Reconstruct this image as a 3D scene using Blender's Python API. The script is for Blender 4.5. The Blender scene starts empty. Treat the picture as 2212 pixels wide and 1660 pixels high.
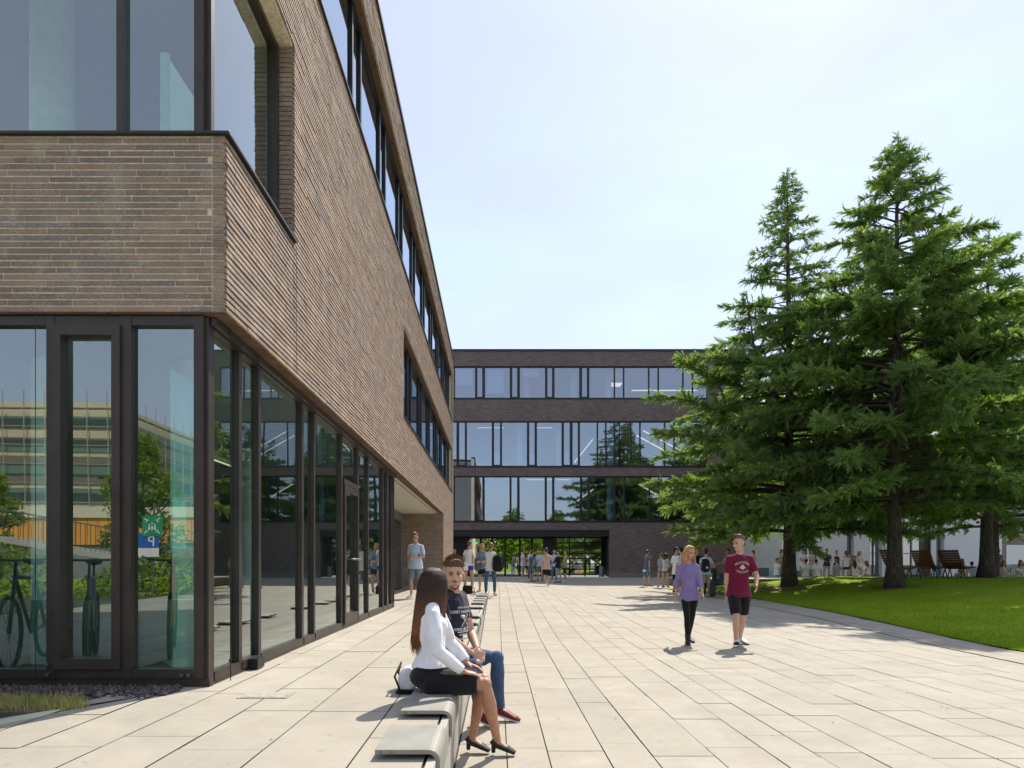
import bpy, math, random
import numpy as np
from mathutils import Vector, Matrix, Euler
R = math.radians
# ------------------------------------------------------------------ camera, sky, sun, exposure
scn = bpy.context.scene
COL = scn.collection
camd = bpy.data.cameras.new('camera'); cam = bpy.data.objects.new('camera', camd); COL.objects.link(cam)
cam.location = (0, 0, 0); cam.rotation_euler = (R(90), 0, 0)
F = 1420.0                                   # focal length in the 2212 px wide overview
camd.sensor_width = 36; camd.lens = 36*F/2212
camd.shift_x = 32/2212; camd.shift_y = 387/2212
camd.clip_start = .05; camd.clip_end = 1500
scn.camera = cam
SUN_AZ, SUN_EL = 26.0, 50.0
w = bpy.data.worlds.new('World'); scn.world = w; w.use_nodes = True
wn = w.node_tree.nodes; bgn = wn['Background']
sky = wn.new('ShaderNodeTexSky'); sky.sky_type = 'NISHITA'; sky.sun_disc = False
sky.sun_elevation = R(SUN_EL); sky.sun_rotation = R(SUN_AZ)
sky.air_density = 1.0; sky.dust_density = .3; sky.ozone_density = .8
hz=wn.new('ShaderNodeMix'); hz.data_type='RGBA'; tcw=wn.new('ShaderNodeTexCoord'); mpw=wn.new('ShaderNodeMapping'); mpw.inputs['Scale'].default_value=(1,1,3.2); nzw=wn.new('ShaderNodeTexNoise'); nzw.inputs['Scale'].default_value=1.7; nzw.inputs['Detail'].default_value=5
mrw=wn.new('ShaderNodeMapRange'); mrw.inputs[1].default_value=.35; mrw.inputs[2].default_value=.68; mrw.inputs[3].default_value=.58; mrw.inputs[4].default_value=.84
L_=w.node_tree.links.new; L_(tcw.outputs['Generated'],mpw.inputs[0]); L_(mpw.outputs[0],nzw.inputs['Vector']); L_(nzw.outputs[0],mrw.inputs[0]); L_(mrw.outputs[0],hz.inputs[0]); hz.inputs[7].default_value=(2.2,2.3,2.85,1)   # thin summer haze evens the sky out
w.node_tree.links.new(sky.outputs[0], hz.inputs[6]); w.node_tree.links.new(hz.outputs[2], bgn.inputs[0]); bgn.inputs[1].default_value = .15
S = Vector((math.sin(R(SUN_AZ))*math.cos(R(SUN_EL)), math.cos(R(SUN_AZ))*math.cos(R(SUN_EL)), math.sin(R(SUN_EL))))
sund = bpy.data.lights.new('sun', 'SUN'); sund.energy = 3.0; sund.angle = R(.55); sund.color = (1, .93, .82)
sun = bpy.data.objects.new('sun', sund); COL.objects.link(sun); sun.location = (10, 30, 40)
sun.rotation_euler = S.to_track_quat('Z', 'Y').to_euler()
scn.view_settings.view_transform = 'Standard'; scn.view_settings.look = 'None'
scn.view_settings.exposure = 1.1; scn.view_settings.gamma = 1
scn.cycles.use_denoising = True
scn.cycles.max_bounces = 8; scn.cycles.diffuse_bounces = 3; scn.cycles.glossy_bounces = 3
scn.cycles.transparent_max_bounces = 16; scn.cycles.transmission_bounces = 4
scn.cycles.sample_clamp_indirect = 6
scn.cycles.caustics_reflective = True; scn.cycles.caustics_refractive = False; scn.cycles.blur_glossy = .3

# ------------------------------------------------------------------ helpers
def link(o, parent=None):
    COL.objects.link(o)
    if parent is not None: o.parent = parent
    return o
def tag(o, label=None, cat=None, group=None, kind=None):
    if label: o['label'] = label
    if cat: o['category'] = cat
    if group: o['group'] = group
    if kind: o['kind'] = kind
    return o
def thing(name, label, cat, loc=(0,0,0), rz=0, group=None):
    o = bpy.data.objects.new(name, None); o.empty_display_size = .1
    COL.objects.link(o); o.location = loc; o.rotation_euler = (0,0,rz)
    return tag(o, label, cat, group)
def dup(o, parent=None):
    c = o.copy(); COL.objects.link(c); c.parent = parent
    if parent is not None:
        for k in ('category','group'):
            if k in c: del c[k]
    for ch in o.children: dup(ch, c)
    return c
def dup_thing(o, loc, rz=None, label=None, scale=None):
    c = dup(o); c.location = loc
    if rz is not None: c.rotation_euler = (0,0,rz)
    if label: c['label'] = label
    if scale: c.scale = (scale,)*3
    return c
class MB:
    def __init__(s): s.v=[]; s.f=[]; s.m=[]
    def add(s, vs, fs, mi=0):
        b=len(s.v); s.v+= [tuple(p) for p in vs]; s.f+=[tuple(b+i for i in f) for f in fs]; s.m+=[mi]*len(fs); return s
    def box(s, x0,x1,y0,y1,z0,z1, mi=0):
        if x0>x1:x0,x1=x1,x0
        if y0>y1:y0,y1=y1,y0
        if z0>z1:z0,z1=z1,z0
        v=[(x0,y0,z0),(x1,y0,z0),(x1,y1,z0),(x0,y1,z0),(x0,y0,z1),(x1,y0,z1),(x1,y1,z1),(x0,y1,z1)]
        return s.add(v,[(0,3,2,1),(4,5,6,7),(0,1,5,4),(1,2,6,5),(2,3,7,6),(3,0,4,7)],mi)
    def obox(s, a, b, w, h, mi=0, up=(0,0,1)):
        a=Vector(a); b=Vector(b); d=(b-a).normalized(); u=Vector(up)
        sd=d.cross(u)
        if sd.length<1e-4: sd=d.cross(Vector((1,0,0)))
        sd.normalize(); u=sd.cross(d)
        v=[]
        for p in (a,b):
            for i,j in ((-1,-1),(1,-1),(1,1),(-1,1)): v.append(p+sd*(i*w/2)+u*(j*h/2))
        return s.add(v,[(0,3,2,1),(4,5,6,7),(0,1,5,4),(1,2,6,5),(2,3,7,6),(3,0,4,7)],mi)
    def tube(s, pts, rad, n=8, mi=0, cap=True, ell=None, ref=None):
        """rad: number or list of r or (ra, rb); ref = direction of ra"""
        pts=[Vector(p) for p in pts]; k=len(pts); rings=[]
        if not isinstance(rad,(list,tuple)): rad=[rad]*k
        prev=None
        for i,p in enumerate(pts):
            d=(pts[min(i+1,k-1)]-pts[max(i-1,0)])
            d = d.normalized() if d.length>1e-9 else Vector((0,0,1))
            if ref is not None: a=Vector(ref)-d*Vector(ref).dot(d)
            elif prev is not None: a=prev-d*prev.dot(d)
            else:
                a=Vector((1,0,0)) if abs(d.x)<.9 else Vector((0,1,0)); a=a-d*a.dot(d)
            if a.length<1e-6: a=d.orthogonal()
            a.normalize(); prev=a; b=d.cross(a)
            r=rad[i]; ra,rb=(r if isinstance(r,(list,tuple)) else (r,r))
            rings.append([p+a*(ra*math.cos(2*math.pi*j/n))+b*(rb*math.sin(2*math.pi*j/n)) for j in range(n)])
        v=[q for r in rings for q in r]; f=[]
        for i in range(k-1):
            for j in range(n):
                f.append((i*n+j,i*n+(j+1)%n,(i+1)*n+(j+1)%n,(i+1)*n+j))
        if cap:
            f.append(tuple(range(n-1,-1,-1))); f.append(tuple((k-1)*n+j for j in range(n)))
        return s.add(v,f,mi)
    def ball(s, c, r, n=12, m=8, mi=0, rot=None):
        c=Vector(c); r=(r,r,r) if not isinstance(r,(list,tuple)) else r
        v=[]; f=[]
        for i in range(1,m):
            t=math.pi*i/m
            for j in range(n):
                q=Vector((r[0]*math.sin(t)*math.cos(2*math.pi*j/n), r[1]*math.sin(t)*math.sin(2*math.pi*j/n), r[2]*math.cos(t)))
                if rot is not None: q=rot@q
                v.append(c+q)
        t=Vector((0,0,r[2])); b=-t
        if rot is not None: t=rot@t; b=rot@b
        v.append(c+t); v.append(c+b); T=len(v)-2; B=T+1
        for i in range(m-2):
            for j in range(n): f.append((i*n+j,(i+1)*n+j,(i+1)*n+(j+1)%n,i*n+(j+1)%n))
        for j in range(n):
            f.append((T,j,(j+1)%n)); f.append((B,(m-2)*n+(j+1)%n,(m-2)*n+j))
        return s.add(v,f,mi)
    def build(s, name, mats, parent=None, smooth=False, loc=None, bevel=0):
        me=bpy.data.meshes.new(name); me.from_pydata(s.v,[],s.f)
        if not isinstance(mats,(list,tuple)): mats=[mats]
        for m in mats: me.materials.append(m)
        if len(mats)>1: me.polygons.foreach_set('material_index', s.m)
        me.polygons.foreach_set('use_smooth',[bool(smooth)]*len(me.polygons))
        me.update()
        o=bpy.data.objects.new(name,me); link(o,parent)
        if loc: o.location=loc
        if bevel:
            b=o.modifiers.new('bevel','BEVEL'); b.width=bevel; b.segments=2; b.limit_method='ANGLE'
        return o
def np_mesh(name, V, Fq, mats, parent=None, smooth=False, k=4, midx=None):
    V=np.asarray(V,dtype=np.float32); Fq=np.asarray(Fq,dtype=np.int32)
    me=bpy.data.meshes.new(name); me.vertices.add(len(V)); me.vertices.foreach_set('co',V.ravel())
    me.loops.add(Fq.size); me.loops.foreach_set('vertex_index',Fq.ravel())
    me.polygons.add(len(Fq)); me.polygons.foreach_set('loop_start',np.arange(0,Fq.size,k,dtype=np.int32))
    if not isinstance(mats,(list,tuple)): mats=[mats]
    for m in mats: me.materials.append(m)
    if midx is not None: me.polygons.foreach_set('material_index',np.asarray(midx,dtype=np.int32))
    me.polygons.foreach_set('use_smooth',np.full(len(Fq),bool(smooth)))
    me.update(calc_edges=True); me.validate()
    o=bpy.data.objects.new(name,me); return link(o,parent)

# ------------------------------------------------------------------ materials
class NT:
    def __init__(s, name):
        s.m=bpy.data.materials.new(name); s.m.use_nodes=True; s.t=s.m.node_tree; s.t.nodes.clear()
        s.out=s.n('ShaderNodeOutputMaterial')
    def n(s, typ, **kw):
        nd=s.t.nodes.new(typ)
        for k,v in kw.items():
            if k.startswith('i_'):
                key=k[2:]; key=int(key) if key.isdigit() else key.replace('_',' ')
                if hasattr(v,'links') and hasattr(v,'is_output'): s.t.links.new(v,nd.inputs[key])
                else: nd.inputs[key].default_value=v
            else: setattr(nd,k,v)
        return nd
    def l(s,a,b): s.t.links.new(a,b)
    def coord(s, scale=(1,1,1), kind='Object'):
        tc=s.n('ShaderNodeTexCoord'); mp=s.n('ShaderNodeMapping'); s.l(tc.outputs[kind],mp.inputs[0]); mp.inputs['Scale'].default_value=scale
        return mp.outputs[0]
    def noise(s, scale, detail=4, rough=.55, co=None, dist=0):
        nd=s.n('ShaderNodeTexNoise'); nd.inputs['Scale'].default_value=scale; nd.inputs['Detail'].default_value=detail
        nd.inputs['Roughness'].default_value=rough; nd.inputs['Distortion'].default_value=dist
        if co is not None: s.l(co,nd.inputs['Vector'])
        return nd.outputs[0]
    def ramp(s, fac, stops, interp='LINEAR'):
        r=s.n('ShaderNodeValToRGB'); r.color_ramp.interpolation=interp; s.l(fac,r.inputs[0])
        el=r.color_ramp.elements
        while len(el)<len(stops): el.new(.5)
        for e,(p,c) in zip(el,stops):
            e.position=p; e.color=(c,c,c,1) if isinstance(c,(int,float)) else tuple(c)+(1,)
        return r.outputs[0]
    def mix(s, fac, a, b, typ='MIX'):
        m=s.n('ShaderNodeMix'); m.data_type='RGBA'; m.blend_type=typ
        for i,v in ((0,fac),(6,a),(7,b)):
            if hasattr(v,'is_output'): s.l(v,m.inputs[i])
            else: m.inputs[i].default_value = v if i==0 else tuple(v)+((1,) if len(v)==3 else ())
        return m.outputs[2]
    def math(s, op, a, b=0.0):
        m=s.n('ShaderNodeMath'); m.operation=op
        for i,v in ((0,a),(1,b)):
            if hasattr(v,'is_output'): s.l(v,m.inputs[i])
            else: m.inputs[i].default_value=v
        return m.outputs[0]
    def island(s): return s.n('ShaderNodeNewGeometry').outputs['Random Per Island']
    def bump(s, h, strength=.3, dist=.01):
        b=s.n('ShaderNodeBump'); b.inputs['Strength'].default_value=strength; b.inputs['Distance'].default_value=dist
        s.l(h,b.inputs['Height']); return b.outputs[0]
    def pbr(s, col, rough=.8, metal=0, bump=None, spec=.4, **kw):
        p=s.n('ShaderNodeBsdfPrincipled')
        for k,v in (('Base Color',col),('Roughness',rough),('Metallic',metal),('Specular IOR Level',spec)):
            if hasattr(v,'is_output'): s.l(v,p.inputs[k])
            else: p.inputs[k].default_value = (tuple(v)+(1,)) if isinstance(v,(tuple,list)) and len(v)==3 else v
        if bump is not None: s.l(bump,p.inputs['Normal'])
        for k,v in kw.items(): p.inputs[k.replace('_',' ')].default_value=v
        s.l(p.outputs[0],s.out.inputs[0]); return p
_mc={}
def mat(name, col, rough=.8, metal=0, var=.12, nscale=6, bump=.0, spec=.4, bscale=60):
    """plain surface with a little mottling"""
    if name in _mc: return _mc[name]
    t=NT(name); co=t.coord()
    n=t.noise(nscale,5,.6,co)
    c2=tuple(max(0,c*(1-var*1.6)) for c in col); c3=tuple(min(1,c*(1+var)) for c in col)
    base=t.ramp(n,[(.3,c2),(.7,c3)])
    b=None
    if bump: b=t.bump(t.noise(bscale,4,.6,co),bump,.01)
    t.pbr(base,rough,metal,b,spec); _mc[name]=t.m; return t.m
def cloth(name, col, bump=.35):
    if name in _mc: return _mc[name]
    t=NT(name); co=t.coord()
    n=t.noise(9,3,.5,co,.6); base=t.ramp(n,[(.3,tuple(c*.86 for c in col)),(.7,tuple(min(1,c*1.06) for c in col))])
    f=t.math('ADD',t.noise(14,2,.5,co,1.2),t.math('MULTIPLY',t.noise(300,2,.5,co),.15))
    p=t.pbr(base,.9,0,t.bump(f,bump,.02),.2); p.inputs['Sheen Weight'].default_value=.12
    _mc[name]=t.m; return t.m
def glass(name, tint=(.62,.78,.74), r0=.2, rcol=(.9,.95,1), rough=0.0, wave=0.0):
    t=NT(name); lw=t.n('ShaderNodeLayerWeight'); lw.inputs[0].default_value=.5
    f=t.math('ADD',t.math('MULTIPLY',t.math('POWER',lw.outputs['Facing'],4.0),1-r0),r0)
    f=t.math('MULTIPLY',f,t.math('SUBTRACT',1.0,t.n('ShaderNodeNewGeometry').outputs['Backfacing']))
    g=t.n('ShaderNodeBsdfGlossy'); g.inputs['Color'].default_value=rcol+(1,); g.inputs['Roughness'].default_value=rough
    tr=t.n('ShaderNodeBsdfTransparent'); tr.inputs[0].default_value=tint+(1,)
    if wave:
        b=t.bump(t.noise(.55,1,.3,t.coord()),wave,.05); t.l(b,g.inputs['Normal'])
    mx=t.n('ShaderNodeMixShader'); t.l(f,mx.inputs[0]); t.l(tr.outputs[0],mx.inputs[1]); t.l(g.outputs[0],mx.inputs[2])
    t.l(mx.outputs[0],t.out.inputs[0]); return t.m
def emit(name, col, st=1):
    t=NT(name); e=t.n('ShaderNodeEmission'); e.inputs[0].default_value=col+(1,); e.inputs[1].default_value=st; t.l(e.outputs[0],t.out.inputs[0]); return t.m

def mk_brick_geo():
    t=NT('clinker_brick'); co=t.coord(); r=t.island()
    c=t.ramp(r,[(0,(.28,.205,.18)),(.25,(.34,.245,.21)),(.45,(.235,.18,.17)),(.62,(.40,.30,.24)),(.78,(.23,.205,.22)),(.9,(.36,.225,.16)),(.94,(.29,.20,.165))],'CONSTANT')
    c=t.mix(.25,c,t.ramp(t.noise(2.2,3,.6,co),[(.3,(.24,.195,.175)),(.7,(.41,.33,.27))]))
    n1=t.noise(40,5,.75,t.coord((1,1,3.)))
    patch=t.ramp(t.math('ADD',n1,t.math('MULTIPLY',t.noise(4,3,.6,co),.5)),[(.74,0),(.84,1)])
    c=t.mix(t.math('MULTIPLY',patch,.6),c,(.55,.49,.40))
    c=t.mix(t.math('MULTIPLY',t.ramp(t.noise(160,3,.6,co),[(.35,1),(.5,0)]),.5),c,(.05,.04,.036))
    c=t.mix(1,c,(.93,.86,.80),'MULTIPLY')
    t.pbr(c,.85,0,t.bump(t.noise(90,5,.7,co),.6,.006),.25); return t.m
M={}
M['brick']=mk_brick_geo()
M['mortar']=mat('mortar',(.66,.58,.43),.95,var=.2,nscale=30,bump=.4)
def mk_brick_far(name, c1, c2, mort, mapping='XZ', bw=.5, rh=.05, sz=.009):
    t=NT(name); tc=t.n('ShaderNodeTexCoord'); sp=t.n('ShaderNodeSeparateXYZ'); t.l(tc.outputs['Object'],sp.inputs[0])
    cb=t.n('ShaderNodeCombineXYZ'); t.l(sp.outputs[0 if mapping=='XZ' else 1],cb.inputs[0]); t.l(sp.outputs[2],cb.inputs[1])
    b=t.n('ShaderNodeTexBrick'); t.l(cb.outputs[0],b.inputs['Vector']); b.offset=.37
    b.inputs['Scale'].default_value=1; b.inputs['Brick Width'].default_value=bw; b.inputs['Row Height'].default_value=rh; b.inputs['Mortar Size'].default_value=sz
    b.inputs['Color1'].default_value=c1+(1,); b.inputs['Color2'].default_value=c2+(1,); b.inputs['Mortar'].default_value=mort+(1,)
    mp=t.n('ShaderNodeMapping'); t.l(cb.outputs[0],mp.inputs[0]); mp.inputs['Scale'].default_value=(1.3,14,1)
    n=t.noise(1.6,4,.7,mp.outputs[0])
    c=t.mix(.8,b.outputs[0],t.ramp(n,[(.3,(.35,.35,.38)),(.5,(1,1,1)),(.72,(1.7,1.5,1.35))]),'MULTIPLY')
    c=t.mix(.35,c,t.ramp(t.noise(.35,3,.6,cb.outputs[0]),[(.3,(.6,.6,.62)),(.7,(1.3,1.25,1.2))]),'MULTIPLY')
    t.pbr(c,.9,0,t.bump(b.outputs['Fac'],.6,-.01),.2); return t.m
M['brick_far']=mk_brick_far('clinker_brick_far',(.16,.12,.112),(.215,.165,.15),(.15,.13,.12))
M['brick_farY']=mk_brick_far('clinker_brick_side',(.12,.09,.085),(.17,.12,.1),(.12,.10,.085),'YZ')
M['frame']=mat('bronze_metal',(.062,.049,.043),.42,.3,var=.15,nscale=3)
M['frame2']=mat('dark_metal',(.022,.023,.026),.4,.3,var=.15,nscale=3)
M['sill']=mat('sill_metal',(.05,.045,.04),.35,.5,var=.2,nscale=4)
M['glassA']=glass('facade_glass',(.80,.92,.88),.27,(.9,.96,.95),wave=.12)
M['glassB']=glass('blue_glass',(.6,.72,.82),.33,(.8,.9,1),wave=.1)
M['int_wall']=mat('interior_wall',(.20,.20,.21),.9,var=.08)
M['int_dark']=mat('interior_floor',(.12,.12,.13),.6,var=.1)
M['white']=mat('white_plaster',(.78,.77,.75),.85,var=.03)
M['column']=mat('concrete_column',(.85,.85,.83),.8,var=.06,nscale=8,bump=.15)
M['blind']=mat('roller_blind',(.62,.66,.7),.9,var=.03)
M['lamp']=emit('light_strip',(1,.85,.55),.55)

def mk_pave(name, c, jit=.09):
    t=NT(name); co=t.coord(); r=t.island()
    base=t.ramp(r,[(0,tuple(v*(1-jit) for v in c)),(.5,c),(1,tuple(v*(1+jit) for v in c))])
    g=t.noise(230,4,.85,co); base=t.mix(.55,base,t.ramp(g,[(.32,(.55,.54,.5)),(.5,(1,1,1)),(.66,(1.3,1.28,1.22))]),'MULTIPLY')
    base=t.mix(.5,base,t.ramp(t.noise(2.2,5,.7,co),[(.3,(.80,.79,.76)),(.7,(1.1,1.09,1.07))]),'MULTIPLY')
    base=t.mix(.6,base,t.ramp(t.noise(.7,4,.75,co,1.),[(.35,(.84,.84,.83)),(.6,(1.05,1.05,1.04))]),'MULTIPLY')
    st=t.ramp(t.noise(9,3,.6,co),[(.66,0),(.72,1)]); base=t.mix(t.math('MULTIPLY',st,.35),base,(.17,.15,.13))
    t.pbr(base,.82,0,t.bump(g,.2,.003),.25); return t.m
M['pave']=mk_pave('paving_slab',(.385,.352,.29),.035)
M['joint']=mat('joint_sand',(.06,.055,.04),.95,var=.3,nscale=20)
M['concrete']=mk_pave('light_concrete',(.45,.43,.38),.03)
M['asphalt']=mat('asphalt',(.06,.06,.062),.9,var=.2,nscale=30,bump=.5)
def mk_grass():
    t=NT('lawn_grass'); co=t.coord()
    c=t.ramp(t.noise(1.1,5,.65,co),[(.3,(.19,.29,.006)),(.55,(.26,.38,.01)),(.75,(.36,.42,.02))])
    c=t.mix(.55,c,t.ramp(t.noise(70,4,.8,t.coord((1,2.4,1))),[(.3,(.5,.55,.4)),(.55,(1,1,1)),(.75,(1.6,1.5,1.3))]),'MULTIPLY')
    dry=t.ramp(t.noise(.45,3,.6,co),[(.52,0),(.72,1)]); c=t.mix(t.math('MULTIPLY',dry,.5),c,(.26,.24,.07))
    for (cx,cy,rr) in ((11.2,26.6,3.6),(13.6,22.6,2.0),(20.,27.,1.6)):          # needle litter under the trunks
        vm=t.n('ShaderNodeVectorMath'); vm.operation='DISTANCE'; t.l(t.coord((1,1,0)),vm.inputs[0]); vm.inputs[1].default_value=(cx,cy,0)
        mk=t.ramp(t.math('ADD',t.math('DIVIDE',vm.outputs['Value'],rr),t.math('MULTIPLY',t.noise(1.6,4,.7,co),.9)),[(.75,1),(1.25,0)]); c=t.mix(t.math('MULTIPLY',mk,.8),c,(.19,.12,.06))
    t.pbr(c,.9,0,t.bump(t.noise(110,3,.8,co),.9,.02),.15); return t.m
M['grass']=mk_grass()
def mk_blade():
    t=NT('grass_blade'); r=t.island(); c=t.ramp(r,[(0,(.14,.25,.01)),(.6,(.22,.36,.015)),(1,(.38,.38,.06))])
    d=t.n('ShaderNodeBsdfDiffuse'); tr=t.n('ShaderNodeBsdfTranslucent'); t.l(c,d.inputs[0]); t.l(c,tr.inputs[0])
    mx=t.n('ShaderNodeMixShader'); mx.inputs[0].default_value=.45; t.l(d.outputs[0],mx.inputs[1]); t.l(tr.outputs[0],mx.inputs[2]); t.l(mx.outputs[0],t.out.inputs[0]); return t.m
M['blade']=mk_blade()
def mk_leaf(name, stops, trans=.4):
    t=NT(name); r=t.island(); c=t.ramp(r,stops)
    c=t.mix(.6,c,t.ramp(t.noise(.55,3,.6,t.coord()),[(.3,(.6,.7,.8)),(.7,(1.45,1.3,.9))]),'MULTIPLY')
    p=t.n('ShaderNodeBsdfPrincipled'); t.l(c,p.inputs['Base Color']); p.inputs['Roughness'].default_value=.55; p.inputs['Specular IOR Level'].default_value=.3
    tr=t.n('ShaderNodeBsdfTranslucent'); t.l(t.mix(1,c,(1.6,1.7,.7),'MULTIPLY'),tr.inputs[0])
    mx=t.n('ShaderNodeMixShader'); mx.inputs[0].default_value=trans; t.l(p.outputs[0],mx.inputs[1]); t.l(tr.outputs[0],mx.inputs[2]); t.l(mx.outputs[0],t.out.inputs[0]); return t.m
M['needle']=mk_leaf('conifer_needles',[(0,(.115,.18,.115)),(.4,(.15,.235,.125)),(.75,(.205,.31,.115)),(.94,(.34,.42,.10)),(1,(.22,.16,.09))],.5)
M['leaf']=mk_leaf('green_leaves',[(0,(.10,.17,.02)),(.6,(.17,.26,.025)),(1,(.27,.33,.04))],.45)
M['leafr']=mk_leaf('copper_leaves',[(0,(.045,.018,.02)),(1,(.10,.035,.03))],.3)
def mk_bark():
    t=NT('bark'); co=t.coord((9,9,1.6)); n=t.noise(2.5,6,.7,co,.6)
    c=t.ramp(n,[(.35,(.035,.028,.022)),(.55,(.11,.09,.075)),(.75,(.2,.175,.15))]); t.pbr(c,.95,0,t.bump(n,.9,.05),.2); return t.m
M['bark']=mk_bark()
M['wood']=mat('dark_slat_wood',(.15,.052,.028),.55,var=.35,nscale=12)
M['steel']=mat('steel',(.2,.2,.19),.4,.6)

def mk_stripe(name,a,b,per,w):
    t=NT(name); sp=t.n('ShaderNodeSeparateXYZ'); t.l(t.coord(),sp.inputs[0]); m=t.math('FRACT',t.math('MULTIPLY',sp.outputs[2],1/per)); m=t.math('LESS_THAN',m,w)
    t.pbr(t.mix(m,a,b),.9); return t.m
M['stripe']=mk_stripe('striped_cloth',(.7,.68,.68),(.35,.10,.12),.07,.4)
M['stripe2']=mk_stripe('striped_cloth_grey',(.7,.7,.68),(.22,.24,.26),.06,.45)
# ------------------------------------------------------------------ the ground
rng=np.random.default_rng(7)
def sst(a,b,x):
    t=np.clip((np.asarray(x,float)-a)/(b-a),0,1); return t*t*(3-2*t)
def zl(x,y):                                    # plaza level; it climbs towards the far building
    p0=np.interp(y,[-20,12,18.5,23,60],[-1.39,-1.39,-1.14,-.965,-.965])
    p1=np.interp(y,[-20,11,32,45,60],[-1.39,-1.39,-1.18,-.985,-.985])
    s=sst(-.3,4.5,x); return p0*(1-s)+p1*s
ZT=-.965
def zt(x,y): return np.full_like(np.asarray(x,float)+np.asarray(y,float),ZT)
XW=-.30                                         # face of the bench wall
def xedge(y): return np.interp(y,[2,9,11.5,15,18,24,27,29.5],[7.9,8.15,8.3,8.75,9.05,9.15,8.7,7.8])
def slabs(name,x0f,x1f,y0,y1,zf,widths,seed,clipf=None,gap=.009):
    r=np.random.default_rng(seed); V=[];Fc=[]
    x=x0f
    while x<x1f-.02:
        wd=min(float(r.choice(widths)),x1f-x)
        y=y0-float(r.random())*1.2
        while y<y1:
            ln=float(r.choice([.6,.75,.9,1.2,1.5])); xa,xb,ya,yb=x+gap/2,x+wd-gap/2,y+gap/2,min(y+ln,y1)-gap/2
            y+=ln
            if clipf is not None:
                q=clipf(xa,xb,ya,yb)
                if q is None: continue
                xa,xb,xa2,xb2,ya,yb=q
            else: xa2,xb2=xa,xb
            dz=float(r.normal(0,.0011))
            n=3; b=len(V)
            for i in range(n+1):
                t=i/n; yy=ya+(yb-ya)*t; l=xa+(xa2-xa)*t; rr=xb+(xb2-xb)*t
                for xx in (l,rr): V.append((xx,yy,float(zf(xx,yy))+dz))
            # little skirts so that the joints read as recesses
            for i in range(n): a=b+2*i; Fc.append((a,a+1,a+3,a+2))
            m=len(V); V.extend([(p[0],p[1],p[2]-.02) for p in (V[b],V[b+1],V[b+2*n+1],V[b+2*n])])
            Fc+= [(b+1,b,m,m+1),(b+2*n,b+2*n+1,m+2,m+3)]
        x+=wd
    o=np_mesh(name,V,Fc,M['pave']); tag(o,kind='structure'); return o
def grid_sheet(name,xs,ys,zf,material,kind='structure'):
    X,Y=np.meshgrid(xs,ys); Z=zf(X,Y); V=np.stack([X,Y,Z],-1).reshape(-1,3); nx=len(xs);F_=[]
    i,j=np.meshgrid(np.arange(len(ys)-1),np.arange(nx-1),indexing='ij'); a=(i*nx+j).ravel()
    F_=np.stack([a,a+1,a+nx+1,a+nx],-1); o=np_mesh(name,V,F_,material,smooth=True); return tag(o,kind=kind)
gm=MB(); gm.box(-500,500,-500,700,-2.2,-1.75)
t=NT('far_ground'); co=t.coord(); t.pbr(t.ramp(t.noise(.06,4,.6,co),[(.4,(.07,.11,.03)),(.6,(.13,.13,.11))]),.95)
tag(gm.build('ground',t.m),kind='structure')
# sand bed under the joints
grid_sheet('paving_bed',np.arange(XW,42,.7),np.arange(-9,47,.8),lambda x,y:zl(x,y)-.012,M['joint'])
W1=[.36,.42,.3,.42,.45,.33]
def clip_right(xa,xb,ya,yb):
    if ya<29.6:
        ea,eb=float(xedge(ya))-.005,float(xedge(yb))-.005
        if xa>=min(ea,eb): return None
        return (xa,min(xb,ea),xa,min(xb,eb),ya,yb)
    return (xa,xb,xa,xb,ya,yb)
slabs('plaza_paving',XW+.01,24,-8,45.6,zl,W1,11,clip_right)
def clip_left(xa,xb,ya,yb):
    xr=-2.35 if 5.1<ya<14.4 else -3.66
    if ya>5.0 and ya<25.6 and xb<=xr: return None
    # the planted strip in front of the glass corner
    if 4.28<(ya+yb)/2<5.2:
        lim=lambda y: -2.95+ (y-4.28)*.75 
        if xb<=lim(ya): return None
        return (max(xa,lim(ya)),xb,max(xa,lim(yb)),xb,ya,yb)
    return (xa,xb,xa,xb,ya,yb)
slabs('terrace_paving',-9.5,XW-.055,-8,45.6,zt,[.36,.42,.5,.42,.45],23,clip_left)
tb=MB(); tb.box(-30,XW-.045,-9,46,-1.75,ZT-.014); tag(tb.build('terrace_base',M['joint']),kind='structure')
dr=MB()
ys=np.arange(2,29,.5); xd=lambda y: np.interp(y,[2,9,11.4,16,29],[6.9,7.24,7.37,7.8,8.0])
for a,b in zip(ys[:-1],ys[1:]): dr.obox((float(xd(a)),a,float(zl(xd(a),a))+.004),(float(xd(b)),b,float(zl(xd(b),b))+.004),.022,.006)
tag(dr.build('drain_slot',M['frame2']),kind='structure')
r=np.random.default_rng(91); q=MB()
for i in range(70):
    y=2.6+abs(r.normal(0,5)); x=r.uniform(-1.9,6.5); z=(ZT if x<XW-.05 else float(zl(np.array(x),np.array(y))))+.004; a=r.random()*6.28; l=r.uniform(.008,.02)
    q.add([(x,y,z),(x+l*math.cos(a),y+l*math.sin(a),z+.004),(x+l*1.7*math.cos(a+.3),y+l*1.7*math.sin(a+.3),z+.001),(x+l*math.cos(a+.8),y+l*math.sin(a+.8),z+.003)],[(0,1,2,3)])
tag(q.build('leaf_litter',mat('dry_leaf',(.10,.06,.03),.9)),'scattered bits of dry leaf on the paving','litter',kind='stuff')
# bench wall between terrace and plaza
bw=MB(); bw.box(XW-.045,XW,-8,45.5,-1.75,ZT+.002)
tag(bw.build('retaining_wall',M['concrete'],bevel=.004),'low concrete retaining wall that carries the row of bent seats','wall')
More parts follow.
